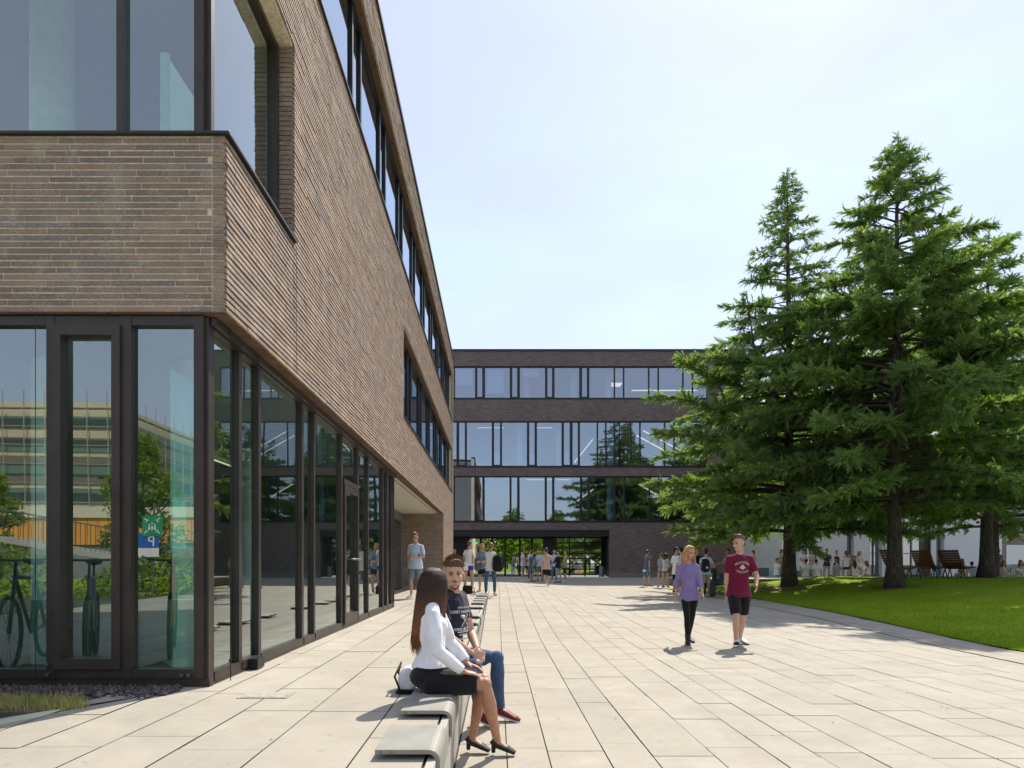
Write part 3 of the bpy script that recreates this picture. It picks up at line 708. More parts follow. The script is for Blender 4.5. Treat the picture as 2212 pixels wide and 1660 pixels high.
# ------------------------------------------------------------------ pale buildings behind the trees
wbld=thing('white_building','white rendered building with tall piers behind the conifers','building',(30,50,-1.1))
Yw=50.
def pw(name,mb,material,**kw): return part(name,mb,material,wbld,**kw)
q=MB(); KW=Yw/F
def WX(d): return (d-1074)*KW
segs=[(1604,1690),(1720,1735),(1760,1830),(1845,1880),(1905,1951),(2001,2022),(2040,2155)]
for a,b in segs: q.box(WX(a),WX(b),Yw,Yw+1.2,-1.5,5.6)
q.box(WX(1604),WX(2155),Yw+.1,Yw+1.2,5.603,7.5); q.box(WX(1604),WX(2155),Yw+1.2,Yw+12,-1.5,7.5)
pw('wall',q,M['white'])
q=MB()
for a,b in zip(segs[:-1],segs[1:]):
    q.box(WX(a[1]),WX(b[0]),Yw+.45,Yw+.5,-.9,5.6)
    
pw('window_pane',q,glass('grey_glass',(.25,.3,.34),.3))
q=MB()
for a,b in zip(segs[:-1],segs[1:]):
    for z in np.arange(-.9,5.5,1.6): q.box(WX(a[1]),WX(b[0]),Yw+.38,Yw+.44,float(z),float(z)+.07)
    xm=(WX(a[1])+WX(b[0]))/2; q.box(xm-.04,xm+.04,Yw+.36,Yw+.379,-.9,5.6)
pw('window_frame',q,mat('grey_frame',(.25,.27,.28),.6))
q=MB(); q.box(WX(1600),WX(2160),Yw-.1,Yw+1.3,7.503,7.75); pw('roof_edge',q,mat('roof_zinc',(.35,.36,.36),.5,.3))
for (a_,b_,c_,d_) in ((1690,1720,2.5,-.55),(1604,1640,1.8,-.35)): q=MB(); q.box(WX(a_),WX(b_),Yw-c_,Yw-.05,-1.3,d_); pw('planter_box',q,mat('grey_planter',(.2,.2,.21),.7))
sb=thing('stone_building','brown stone clad building with dark windows at the right edge','building',(44,54,-1.1))
q=MB(); q.box(WX(2156),WX(2156)+22,51,62,-1.4,2.6); q.box(WX(2156)+.0,WX(2156)+22,51.3,62,2.603,6); part('wall',q,mk_brick_far('stone_cladding',(.28,.24,.18),(.36,.31,.24),(.2,.18,.14),'XZ',1.3,.5,.01),sb)
q=MB(); q.box(WX(2160),WX(2185),50.96,50.99,.6,2.2); q.box(WX(2195),WX(2240),50.96,50.99,-.9,1.4); part('window_pane',q,M['glassB'],sb)
# seating platform
ped=thing('seating_platform','long low platform with layered slats where students sit behind the lawn','platform',(9.2,30.8,-1.3))
q=MB(); q.box(9.0,25.2,30.7,35.35,-.80,-.725); part('deck',q,M['concrete'],ped,bevel=.01)
q=MB()
for z in (-.90,-1.0,-1.1,-1.2,-1.3): q.box(9.06,25.15,30.8,35.3,z,z+.055)
part('slat_layer',q,mat('pale_wood',(.36,.31,.2),.8,var=.2),ped)
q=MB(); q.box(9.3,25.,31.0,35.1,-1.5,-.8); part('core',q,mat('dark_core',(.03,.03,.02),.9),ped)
ped2=thing('concrete_bench','stepped pale bench at the right edge where two women sit','bench',(25.4,29.2,-1.3))
q=MB(); q.box(25.4,36,29.3,31.6,-.80,-.735); part('deck',q,M['concrete'],ped2,bevel=.01)
q=MB()
for z in (-.88,-.98,-1.08,-1.18): q.box(25.45,36,29.4,31.5,z,z+.05)
part('slat_layer',q,mat('pale_wood',(.36,.31,.2)),ped2)
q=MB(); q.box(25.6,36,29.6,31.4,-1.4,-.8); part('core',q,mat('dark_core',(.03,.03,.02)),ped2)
# bent seats along the wall
def seat_mesh():
    # profile in x-z: flat plate, rounded corner, leg down the wall face
    mb=MB(); pr=[]; pts=[(-.30,.045)]; r_=.055; cx,cz=.02-r_,.045-r_
    for i in range(7): a=math.pi/2*(1-i/6); pts.append((cx+r_*math.cos(a),cz+r_*math.sin(a)))
    pts.append((.02,-.12)); th=.024
    ofs=[]
    for i,(x,z) in enumerate(pts):
        a=pts[max(i-1,0)]; b=pts[min(i+1,len(pts)-1)]; dx,dz=b[0]-a[0],b[1]-a[1]; l=math.hypot(dx,dz); ofs.append((x+dz/l*th*1,z-dx/l*th*1))
    V=[];Fc=[];n=len(pts)
    for y in (0,.5):
        V+=[(x,y,z) for x,z in pts]; V+=[(x,y,z) for x,z in ofs]
    m=2*n
    for i in range(n-1):
        Fc+= [(i,i+1,m+i+1,m+i),(n+i+1,n+i,m+n+i,m+n+i+1),(i+1,i,n+i,n+i+1),(m+i,m+i+1,m+n+i+1,m+n+i)]
    Fc+= [(0,m,m+n,n),(n-1,2*n-1,m+2*n-1,m+n-1)]
    return mb.add(V,Fc)
yseat=[3.22,4.08,4.61,5.52,8.97,10.1,11.4,13.7,15.2,16.2,17.2,18.7]
seat_l=['x','second empty bent seat plate, just in front of the seated woman','bent seat plate under the woman in the black skirt','bent seat plate under the man in ripped jeans','empty bent seat nearest behind the seated man','second empty bent seat behind the seated man','third empty bent seat behind the seated man','fourth empty bent seat behind the seated man','fifth empty bent seat behind the seated man','sixth empty bent seat behind the seated man','last but one bent seat towards the far end of the wall','farthest bent seat at the far end of the low wall']
seat_l[0]='front bent seat plate, empty, nearest the camera'
M['plate']=mat('seat_plate',(.30,.29,.25),.55,.15,var=.12,nscale=5,bump=.1)
s0=thing('bench_seat',seat_l[0],'seat',(XW,yseat[0],ZT+.006),group='bent seats along the low wall')
seat_mesh().build('plate',M['plate'],s0,bevel=.003)
for x in (-.27,-.22):
    q=MB(); q.tube([(x,-.001,.033),(x,-.004,.033)],.007,8); q.build('bolt',M['steel'],s0)
q=MB(); q.tube([(.008,-.001,-.09),(.008,-.004,-.09)],.007,8); q.build('bolt',M['steel'],s0)
for y,l_ in zip(yseat[1:],seat_l[1:]): dup_thing(s0,(XW,y,ZT+.006),label=l_)
# lounge chairs
def lounger(loc,rz,lab,sc=1.0):
    c=thing('lounge_chair',lab,'chair',loc,rz,'wooden loungers on the lawn mound'); c.scale=(sc,)*3
    # side profile along local y (back at -y), seat width along x
    q=MB()
    prof=[(-.78,1.15),(-.62,.78),(-.5,.55),(-.36,.42),(-.15,.37),(.15,.42),(.5,.47),(.85,.45)]
    def along(ps,n):
        L=[0]
        for a,b in zip(ps[:-1],ps[1:]): L.append(L[-1]+math.dist(a,b))
        for i in range(n):
            t=L[-1]*i/(n-1); k=max(j for j in range(len(L)) if L[j]<=t+1e-9); k=min(k,len(ps)-2); f_=(t-L[k])/(L[k+1]-L[k]); yield tuple(ps[k][j]+(ps[k+1][j]-ps[k][j])*f_ for j in (0,1))
    P_=list(along(prof[:4],9)); 
    for a,b in zip(P_[:-1],P_[1:]):
        m_=((a[0]+b[0])/2,(a[1]+b[1])/2); d=(b[0]-a[0],b[1]-a[1]); l=math.hypot(*d); u=(d[0]/l,d[1]/l); hw=l/2-.008
        q.add([(x,m_[0]+u[0]*s_*hw+ -u[1]*t_*.012,m_[1]+u[1]*s_*hw+u[0]*t_*.012) for x in (-.42,.42) for s_,t_ in ((-1,-1),(1,-1),(1,1),(-1,1))],[(0,3,2,1),(4,5,6,7),(0,1,5,4),(1,2,6,5),(2,3,7,6),(3,0,4,7)])
    q.build('backrest',M['wood'],c)
    q=MB(); P_=list(along(prof[3:],12))
    for a,b in zip(P_[:-1],P_[1:]):
        m_=((a[0]+b[0])/2,(a[1]+b[1])/2); d=(b[0]-a[0],b[1]-a[1]); l=math.hypot(*d); u=(d[0]/l,d[1]/l); hw=l/2-.008
        q.add([(x,m_[0]+u[0]*s_*hw+ -u[1]*t_*.012,m_[1]+u[1]*s_*hw+u[0]*t_*.012) for x in (-.42,.42) for s_,t_ in ((-1,-1),(1,-1),(1,1),(-1,1))],[(0,3,2,1),(4,5,6,7),(0,1,5,4),(1,2,6,5),(2,3,7,6),(3,0,4,7)])
    q.build('seat',M['wood'],c)
    for sx in (-.36,.36):
        for y in (-.38,.55):
            q=MB(); q.obox((sx,y-.14,0),(sx,y,.40),.05,.02,up=(1,0,0)); q.obox((sx,y+.14,0),(sx,y,.40),.05,.02,up=(1,0,0)); q.build('leg',M['frame2'],c)
    return c
def zg(x,y): return float(zlawn(np.array(x),np.array(y)))
lounger((18.55,28,zg(18.55,28)),R(-68),'dark slatted wooden lounger standing in the middle of the mound top')
lounger((19.15,27.2,zg(19.15,27.2)),R(-68),'dark slatted wooden lounger just left of the rightmost trunk')
lounger((16.1,26.0,zg(16.1,26)),R(-80),'dark slatted wooden lounger half hidden behind the middle trunk')
# ------------------------------------------------------------------ conifers
def rotz(a):
    c,s=math.cos(a),math.sin(a); return np.array([[c,-s,0],[s,c,0],[0,0,1]])
def spray_template(seed, L=1.0):
    """flat fan of small needle tufts along a drooping twig, pointing +x, length 1; elongated triangles pairs"""
    r=np.random.default_rng(seed); Q=[]
    n=22
    for i in range(n):
        t=(i+.5)/n; w=.36*(1-t)**.7*min(1,t*5+.35)
        z0=-.20*t*t
        for sd in (-1,1):
            ln=w*(.7+.6*r.random()); 
            if ln<.04: ln=.05
            a=sd*(R(38)+r.normal(0,.16)); dx,dy=math.cos(a)*ln,math.sin(a)*ln; zz=-.12*ln+r.normal(0,.03)
            wd=.017+.009*r.random(); px,py=-math.sin(a)*wd,math.cos(a)*wd; tw=r.normal(0,.02)
            Q.append([(t-.02,0,z0),(t+dx*.45+px,dy*.45+py,z0+zz*.4+tw),(t+dx,dy,z0+zz),(t+dx*.45-px,dy*.45-py,z0+zz*.4-tw)])
    Q.append([(0,-.012,0),(.55,-.03,-.05),(1.04,0,-.21),(.55,.03,-.05)])
    return np.array(Q)                          # (n,4,3)
SPR=[spray_template(s) for s in range(5)]
def conifer(name,label,loc,H,prof,seed,trunk_r=.25,bare=2.3,density=1.0,lean=0,whorl=.30,leaders=(),low=(),up=.25,droop=.5,group='tall conifers on the lawn'):
    r=np.random.default_rng(seed); th=thing(name,label,'tree',loc,0,group)
    tb=MB(); k=18; pts=[];rad=[]
    wob=r.normal(0,.04,(k,2)).cumsum(0)*.4
    for i in range(k):
        t=i/(k-1); pts.append((wob[i,0]*(t)+lean*t,wob[i,1]*t,H*t*.99-.15)); rad.append(max(.012,trunk_r*((1-t)**.85)*(1+ .55*math.exp(-t*26))))
    tb.tube(pts,rad,14)
    def axis(z):
        t=min(1,max(0,z/H)); i=min(k-2,int(t*(k-1))); f=t*(k-1)-i; a,b=np.array(pts[i]),np.array(pts[i+1]); return a+(b-a)*f
    limb=tb; sp=[]
    zs=[p[0] for p in prof]; rs=[p[1] for p in prof]
    def branch(base,az,L,zt_,upk,drp,dens=1.0):
        dens=dens*(1+.5*max(0,1.6-L))
        n=9; P=[]; a=az
        for i in range(n):
            t=i/(n-1); a+=r.normal(0,.05); rr_=L*t
            P.append(np.array([base[0]+math.cos(az+(a-az)*t)*rr_, base[1]+math.sin(az+(a-az)*t)*rr_, base[2]+L*(upk*t-drp*t*t*.55+ .10*drp*t**4)]))
        br=max(.012,.016*L+.006)
        limb.tube([tuple(p) for p in P[:n-1]],[br*(1-.85*i/(n-1)) for i in range(n-1)],5,cap=False)
        cnt=max(7,int(L*18*density*dens))
        for j in range(cnt):
            t=.24+.76*(j+r.random())/cnt
            if r.random()>.35+t: continue
            i=min(n-2,int(t*(n-1))); f=t*(n-1)-i; p=P[i]+(P[i+1]-P[i])*f; d=P[i+1]-P[i]; ba=math.atan2(d[1],d[0])
            sl=(.30+.46*(1-abs(t-.45)*1.1))*(.55+.5*r.random())*min(1,.32+L*.19)
            for sd in ((-1,1) if r.random()<.8 else (1,)):
                an=ba+sd*(R(52)+r.normal(0,.28))*(1-.75*max(0,t-.8)/.2); 
                sp.append((p+r.normal(0,.03,3),an,math.atan2(d[2],math.hypot(d[0],d[1]))*.6+r.normal(0,.42)+.04,sl,r.normal(0,.9)))
        sp.append((P[-2],math.atan2(P[-1][1]-P[-3][1],P[-1][0]-P[-3][0]),.05,.55*min(1,.3+L*.2),0))
    z=bare; 
    while z<H*.985:
        Rr=float(np.interp(z,zs,rs)); t=z/H
        m=3 if Rr>1.2 else 3
        a0=r.random()*6.28
        for q in range(m):
            az=a0+q*2*math.pi/m+r.normal(0,.3)
            L=Rr*(.68+.42*r.random()) if r.random()<.75 else Rr*(.98+.24*r.random())
            L=max(.12,L); uu=up*(.4+t*1.1)+r.normal(0,.07)
            branch(axis(z),az,L,z,uu,droop*(1.1-.3*t)*(.8+.4*r.random()))
        z+=whorl*(.55+.9*r.random())*(1 if Rr>1 else .6)
    for (z0,az,L,uu,dd) in low: branch(axis(z0),az,L,z0,uu,dd,1.35)
    for (dx,dy,zb,zt_,rr_) in leaders:
        limb.tube([tuple(axis(zb)),(dx*.7,dy*.7,zb+(zt_-zb)*.2),(dx,dy,zt_)],[.09,.07,.012],6)
        z=zb+.25*(zt_-zb)
        while z<zt_:
            t=(z-zb)/(zt_-zb); Rr=rr_*(1.05-t)
            for q in range(3):
                s_=min(1,t*1.4); branch(np.array([dx*s_,dy*s_,z]),r.random()*6.28,max(.1,Rr*(.6+.6*r.random())),z,.3,droop*.7)
            z+=.24
    # top leader sprays
    for q in range(10): sp.append((axis(H*(.9+.01*q)),r.random()*6.28,.9,.25,0))
    limb.build('trunk',M['bark'],th,smooth=True)
    Q=[];
    for i,(p,an,pi_,sl,ro) in enumerate(sp):
        T=SPR[i%5].reshape(-1,3)*sl
        cr,sr=math.cos(ro),math.sin(ro); T=T@np.array([[1,0,0],[0,cr,sr],[0,-sr,cr]])
        cp_,spn=math.cos(pi_),math.sin(pi_); T=T@np.array([[cp_,0,spn],[0,1,0],[-spn,0,cp_]])
        T=T@rotz(an).T; Q.append(T+p)
    V=np.concatenate(Q); Fc=np.arange(len(V)).reshape(-1,4)
    np_mesh('crown',V,Fc,M['needle'],th)
    return th,len(Fc)
def zgl(x,y): return float(zlawn(np.array(float(x)),np.array(float(y))))
tot=0
_,c=conifer('conifer_tree','tall slim conifer with a drooping tip standing nearest the far dark building',(12.0,27,zgl(12,27)),17.6,
  [(1.5,4.2),(3,4.9),(5,5.5),(7,5.0),(9.5,3.6),(11.5,2.5),(13.2,1.6),(15,1.0),(16.6,.55),(17.6,.1)],21,trunk_r=.24,bare=2.4,density=.9,whorl=.27,
  leaders=((-1.7,.2,7.5,12.2,1.2),(1.6,-.3,8.5,12.0,1.0),(-3.2,-.3,5.5,8.8,1.0)),
  low=((2.4,R(188),4.7,.12,.25),(2.9,R(205),4.4,.08,.2),(4.2,R(178),5.6,.18,.3),(5.6,R(200),6.4,.18,.25),(6.6,R(185),6.0,.28,.2),(7.8,R(192),5.4,.3,.2)),up=.12,droop=.42); tot+=c
_,c=conifer('conifer_tree','tallest broad conifer with the thick sunlit trunk in the middle of the lawn',(13.6,22.5,zgl(13.6,22.5)),15.9,
  [(1.5,4.6),(3,5.2),(5.5,5.1),(8,4.4),(10,3.4),(11.6,2.55),(13,1.7),(14.2,.95),(15.1,.45),(15.9,.06)],34,trunk_r=.235,bare=3.0,density=1.15,whorl=.235,
  leaders=((2.2,.4,7.0,11.7,1.5),),low=((2.9,R(195),3.4,-.05,.1),(3.6,R(170),4.6,.3,.4)),up=.2,droop=.45); tot+=c
_,c=conifer('conifer_tree','bushy conifer cut by the right edge of the picture with a dark trunk',(20.1,27.0,zgl(20.1,27)),14.6,
  [(1.5,5.2),(4,6.0),(7,5.4),(9.5,4.2),(11.5,2.9),(13,1.8),(14,.9),(14.6,.1)],55,trunk_r=.25,bare=3.2,density=.9,whorl=.28,
  leaders=((-2.4,-.6,8,12.9,1.6),(3.2,0,7,11,1.4)),up=.15,droop=.42); tot+=c
_,c=conifer('conifer_tree','smaller conifer filling the gap behind the right hand trunk',(24.6,32.5,-1.0),12.6,
  [(1,4.8),(4,5.0),(7,4.2),(9.5,2.9),(11.5,1.3),(12.6,.1)],77,trunk_r=.2,bare=3.0,density=.7,whorl=.34,up=.15,droop=.42); tot+=c
# ------------------------------------------------------------------ broadleaf trees behind
def broadleaf(name,label,loc,H,rad,mat_,seed,n=5200,leaf=.13,group=None,bare=.3):
    r=np.random.default_rng(seed); th=thing(name,label,'tree',loc,0,group)
    tb=MB(); tb.tube([(0,0,-.2),(.05,0,H*.3),(0,.1,H*.6),(0,0,H*.85)],[rad*.042,rad*.035,rad*.025,.02],8)
    for q in range(7):
        a=q*.9+r.random(); h0=H*(bare+.05*q); tb.tube([(0,0,h0),(math.cos(a)*rad*.45,math.sin(a)*rad*.45,h0+rad*.45),(math.cos(a)*rad*.75,math.sin(a)*rad*.75,h0+rad*.95)],[rad*.03,.03,.012],6)
    tb.build('trunk',M['bark'],th,smooth=True)
    nb=34; cs_=[];
    for i in range(nb):
        u=r.random(); a=r.random()*6.28; zz=H*(bare+(1-bare)*(i+.5)/nb); env=math.sin(math.pi*min(1,((zz/H-bare)/(1-bare))*.82+.14))
        rr_=rad*env*math.sqrt(r.random())*.85; cs_.append((math.cos(a)*rr_,math.sin(a)*rr_,zz,rad*(.22+.2*r.random())))
    cs_=np.array(cs_); idx=r.integers(0,nb,n); d=r.normal(0,1,(n,3)); d/=np.linalg.norm(d,axis=1)[:,None]; d*=(r.random(n)**.4)[:,None]
    P=cs_[idx,:3]+d*cs_[idx,3:4]*np.array([1,1,.8])
    a=r.random(n)*6.28; b=r.normal(0,.6,n); u=np.stack([np.cos(a),np.sin(a),b],-1); u/=np.linalg.norm(u,axis=1)[:,None]
    v=np.cross(u,r.normal(0,1,(n,3))); v/=np.linalg.norm(v,axis=1)[:,None]; s_=(leaf*(.6+.8*r.random(n)))[:,None]
    V=np.stack([P-u*s_,P+v*s_*.55,P+u*s_,P-v*s_*.55],1).reshape(-1,3)
    np_mesh('crown',V,np.arange(4*n).reshape(-1,4),mat_,th); return th
broadleaf('broadleaf_tree','yellow green leafy tree glowing behind the conifers at right',(23.5,36,-1.05),14.5,5.0,M['leaf'],3,9000,.17)
broadleaf('broadleaf_tree','green leafy tree rising behind the gap between the middle conifers',(18.2,41,-1.05),11.5,4.2,M['leaf'],4,8000,.17)
broadleaf('copper_tree','dark red leafed tree at the far right edge',(31,38,-1.05),15.0,5.0,M['leafr'],5,9000,.18)
print('FOLIAGE QUADS',tot)
# ------------------------------------------------------------------ what stands behind the camera and shows in the glass
base_t=broadleaf('street_tree','leafy tree on the far side of the street, seen mirrored in the glass',(-15.8,-19,-1.0),6.4,1.9,M['leaf'],8,5000,.12,'street trees mirrored in the glass',.12)
r=np.random.default_rng(12)
for i,(x,y,s_) in enumerate([(-24,-21,.8),(-9.8,-17,.62),(-30,-26,1.0),(2,-34,1.5),(12,-38,1.7),(22,-32,1.6),(33,-36,1.8),(-6,-40,1.5),(44,-30,1.7),(8,-30,1.2)]):
    dup_thing(base_t,(x,y,-1.1),rz=i*1.3,label='leafy tree of the row behind the camera, number of its clump unseen'.replace(', number of its clump unseen','')+', '+('beside the scaffolding','short and bushy','farthest left','behind the plaza','tall and wide','tall, facing the entrance','tallest of the row','behind the orange hall','at the right end','small one in the middle')[i],scale=s_)
q=MB(); q.box(-60,60,-60,-9.2,-1.62,-1.2); tag(q.build('verge',M['grass']),kind='structure')
r=np.random.default_rng(77); n=30000; cx=np.linspace(-14,52,20)+r.normal(0,.8,20); ch_=r.uniform(8.5,12.5,20); idx=r.integers(0,20,n); d=r.normal(0,1,(n,3)); d/=np.linalg.norm(d,axis=1)[:,None]; d*=(r.random(n)**.35)[:,None]
P=np.stack([cx[idx]+d[:,0]*3,-33+d[:,1]*2.4+(idx%3),-1.2+ch_[idx]*(.5+.5*d[:,2])],-1); a=r.random(n)*6.28; u=np.stack([np.cos(a),np.sin(a),r.normal(0,.5,n)],-1)*.28; v=np.stack([-np.sin(a),np.cos(a),r.normal(0,.8,n)],-1)*.2
tag(np_mesh('tree_belt',np.stack([P-u,P+v,P+u,P-v],1).reshape(-1,3),np.arange(4*n).reshape(-1,4),M['leaf']),'dense belt of leafy trees behind the camera, mirrored in the far windows','trees',kind='stuff')
def bush(loc,rad,seed):
    r=np.random.default_rng(seed); n=2600; d=r.normal(0,1,(n,3)); d/=np.linalg.norm(d,axis=1)[:,None]; d[:,2]=np.abs(d[:,2]); P=d*np.array(rad)*(.75+.3*r.random(n))[:,None]
    a=r.random(n)*6.28; u=np.stack([np.cos(a),np.sin(a),r.normal(0,.5,n)],-1)*.09; v=np.stack([-np.sin(a),np.cos(a),r.normal(0,.5,n)],-1)*.06
    V=np.stack([P-u,P+v,P+u,P-v],1).reshape(-1,3); t_=thing('shrub','dense green shrub on the verge mirrored in the glass front, '+['left of the door pane','beside the stair','low and wide','tall and round'][seed%4],'shrub',loc)
    np_mesh('foliage',V,np.arange(4*n).reshape(-1,4),M['leaf'],t_)
bush((-19,-13,-1.2),(4,1.5,1.9),0); bush((-11.5,-12.5,-1.2),(3,1.4,1.5),1); bush((-26,-14,-1.2),(5,1.5,1.6),2); bush((-7.5,-14,-1.2),(2.2,1.4,2.4),3)
sc=thing('scaffolded_building','pale seven storey block wrapped in scaffolding, mirrored in the glass','building',(-80,-75,-1.2))
q=MB(); q.box(-45,30,-26,0,-.5,22); q.build('wall',mat('cream_wall',(.62,.55,.38),.9),sc)
q=MB()
for k_ in range(6): q.box(-45.1,30.1,-26.1,.1,3+k_*3.1,4.6+k_*3.1)
q.build('window_band',mat('green_glazing',(.16,.24,.2),.3),sc)
q=MB()
for k_ in range(9): q.box(-45,30.9,.9,1.9,1.6+k_*2.4,1.68+k_*2.4); q.box(30.9,31.6,-26,.9,1.6+k_*2.4,1.68+k_*2.4)
for k_ in range(30): q.obox((-45+k_*2.6,1.9,0),(-45+k_*2.6,1.9,23),.09,.09)
for k_ in range(11): q.obox((31.6,-26+k_*2.6,0),(31.6,-26+k_*2.6,23),.09,.09)
q.build('scaffold',mat('scaffold_tube',(.4,.36,.3),.6),sc)
oh=thing('orange_hall','long low hall with orange cladding and a cream roof band','building',(-20,-45,-1.2))
q=MB(); q.box(-22,14,-10,0,2.8,5.0); q.build('cladding',mat('orange_cladding',(.75,.33,.05),.7,var=.05),oh); q=MB(); q.box(-22.2,14.2,-10,.2,5.01,5.9); q.build('roof_band',mat('cream_band',(.65,.6,.48),.8),oh)
q=MB(); q.box(-22,14,-9.8,-.2,-.5,2.79); q.build('ground_floor',M['int_wall'],oh)
q=MB()
for k_ in range(40): q.box(-22+k_*.9,-21.97+k_*.9,.0,.02,2.8,5.0)
q.build('panel_joint',M['frame2'],oh)
rp=thing('ramp_railing','long steel ramp with railing bars on the verge','railing',(-14,-16,-1.2))
q=MB()
for k_ in range(70): x=-6+k_*.2; z=2.6-k_*.034; q.obox((x,0,z-.3),(x,0,z+.75),.02,.02)
q.obox((-6,0,3.35),(8,0,.97),.06,.05); q.build('bars',M['steel'],rp); q=MB(); q.obox((-6,-.6,2.2),(8,-.6,-.18),1.4,.2); q.build('ramp_slab',M['concrete'],rp)
lp=thing('light_column','slim dark light column with a glass head, mirrored in the glass','lamp',(-12.6,-18.5,-1.2)); q=MB(); q.tube([(0,0,0),(0,0,4.9)],.12,12); q.build('mast',M['frame'],lp); q=MB(); q.tube([(0,0,4.9),(0,0,5.7)],.11,12); q.build('lamp_head',mat('lamp_glass',(.5,.5,.48),.3),lp); q=MB(); q.tube([(0,0,5.7),(0,0,6.1)],.12,12); q.build('cap',M['frame'],lp)
sg=thing('assembly_sign','green assembly point sign above a blue parking sign on one post','sign',(-9.7,-8.2,-1.2),0)
q=MB(); q.tube([(0,-.05,0),(0,-.05,2.9)],.03,8); q.build('post',M['steel'],sg)
q=MB(); q.box(-.42,.18,0,.02,1.62,2.02); q.build('parking_board',mat('sign_blue',(.02,.12,.45),.5,var=.02),sg)
q=MB(); q.box(-.3,.28,.021,.04,1.95,2.53); q.build('assembly_board',mat('sign_green',(.01,.30,.12),.5,var=.02),sg)
q=MB(); q.box(-.42,.18,0,.02,1.36,1.61); q.build('wheelchair_board',mat('sign_white',(.75,.75,.7),.5,var=.02),sg)
wm=mat('sign_white',(.75,.75,.7))
q=MB()
for sx in (-1,1):
    for sz in (-1,1): q.obox((-.01+sx*.22,.045,2.24+sz*.22),(-.01+sx*.12,.045,2.24+sz*.12),.03,.006,up=(0,1,0)); q.obox((-.01+sx*.12,.045,2.24+sz*.12),(-.01+sx*.19,.045,2.24+sz*.12),.02,.006,up=(0,1,0)); q.obox((-.01+sx*.12,.045,2.24+sz*.12),(-.01+sx*.12,.045,2.24+sz*.19),.02,.006,up=(0,1,0))
for dx in (-.09,-.01,.07): q.ball((dx,.045,2.31 if dx==-.01 else 2.27),(.026,.004,.026),10,6); q.box(dx-.025,dx+.025,.041,.048,2.12,2.23)
q.build('pictogram',wm,sg)
for b_,x_ in (('P',.10),): text(b_,.42,(.08,.024,1.66),(R(90),0,R(180)),wm,sg)
# bicycles leaning on a low rail beside the camera
def bicycle(loc,rz,lab,col):
    b=thing('bicycle',lab,'bicycle',loc,rz,'bicycles parked beside the glass corner'); black=mat('rubber',(.02,.02,.02),.8); fr=mat('bike_'+lab.split()[0],col,.4)
    for x in (-.52,.52):
        q=MB(); n=28; q.tube([(x+.32*math.cos(2*math.pi*i/n),0,.34+.32*math.sin(2*math.pi*i/n)) for i in range(n+1)],.02,8,cap=False,ref=(0,1,0)); wq=q.build('wheel',black,b,smooth=True)
        q=MB()
        for i in range(14): a=math.pi*i/7; q.tube([(x,0,.34),(x+.31*math.cos(a),0,.34+.31*math.sin(a))],.0025,4)
        q.build('spokes',M['steel'],wq)
    q=MB(); A=(-.52,0,.34);B=(-.08,0,.30);C_=(-.2,0,.82);D_=(.36,0,.84);E_=(.52,0,.34)
    for a_,c_ in ((A,B),(B,C_),(C_,D_),(B,D_),(A,C_),(D_,E_)): q.tube([a_,c_],.018,8)
    q.tube([C_,(-.22,0,.95)],.014,6); q.tube([D_,(.34,0,.98)],.014,6); q.build('frame',fr,b,smooth=True)
    q=MB(); q.ball((-.23,0,.98),(.13,.07,.035)); q.build('saddle',black,b,smooth=True)
    q=MB(); q.tube([(.2,-.28,1.03),(.32,-.2,1.0),(.36,0,.99),(.32,.2,1.0),(.2,.28,1.03)],.012,6); q.build('handlebar',M['steel'],b,smooth=True)
bicycle((-4.5,4.0,ZT),R(70),'black bicycle parked at left of the glass corner',(.03,.03,.035))
bicycle((-3.95,3.9,ZT),R(62),'grey bicycle with a rack beside the black one',(.2,.2,.2))
bicycle((-3.45,3.3,ZT),R(66),'orange bicycle nearest the bench wall',(.5,.12,.03))
# ------------------------------------------------------------------ people
HS={'m':1.05,'f':1.0}
V3=Vector
def remesh(mb,name,material,parent,vox,smooth=2,disp=None,post=None):
    me=bpy.data.meshes.new('tmp'); me.from_pydata(mb.v,[],mb.f); o=bpy.data.objects.new('tmp',me); COL.objects.link(o)
    m=o.modifiers.new('r','REMESH'); m.mode='VOXEL'; m.voxel_size=vox; m.use_smooth_shade=True
    if smooth: s=o.modifiers.new('s','SMOOTH'); s.factor=.5; s.iterations=smooth
    bpy.context.view_layer.update(); ev=o.evaluated_get(bpy.context.evaluated_depsgraph_get()); m2=bpy.data.meshes.new_from_object(ev)
    bpy.data.objects.remove(o); bpy.data.meshes.remove(me)
    m2.name=name; m2.materials.clear()
    for q in (material if isinstance(material,(list,tuple)) else [material]): m2.materials.append(q)
    if disp or post:
        n=len(m2.vertices); co=np.empty(n*3,dtype=np.float32); m2.vertices.foreach_get('co',co); co=co.reshape(-1,3)
        no=np.empty(n*3,dtype=np.float32); m2.vertices.foreach_get('normal',no); no=no.reshape(-1,3)
        if disp: co=co+no*disp(co)[:,None]
        if post: co=post(co,no)
        m2.vertices.foreach_set('co',co.astype(np.float32).ravel()); m2.update()
    m2.polygons.foreach_set('use_smooth',[True]*len(m2.polygons))
    o=bpy.data.objects.new(name,m2); return link(o,parent)
def folds(amp,k=26,seed=0):
    r=np.random.default_rng(seed); D=r.normal(0,1,(5,3)); D/=np.linalg.norm(D,axis=1)[:,None]; ph=r.random(5)*6
    def f(co):
        a=np.zeros(len(co))
        for i in range(5): a+=np.sin(co@D[i]*k*(.6+.35*i)+ph[i]+1.7*np.sin(co@D[(i+2)%5]*k*.5+ph[i]))/(1+.5*i)
        return amp*a/2
    return f
SK={}
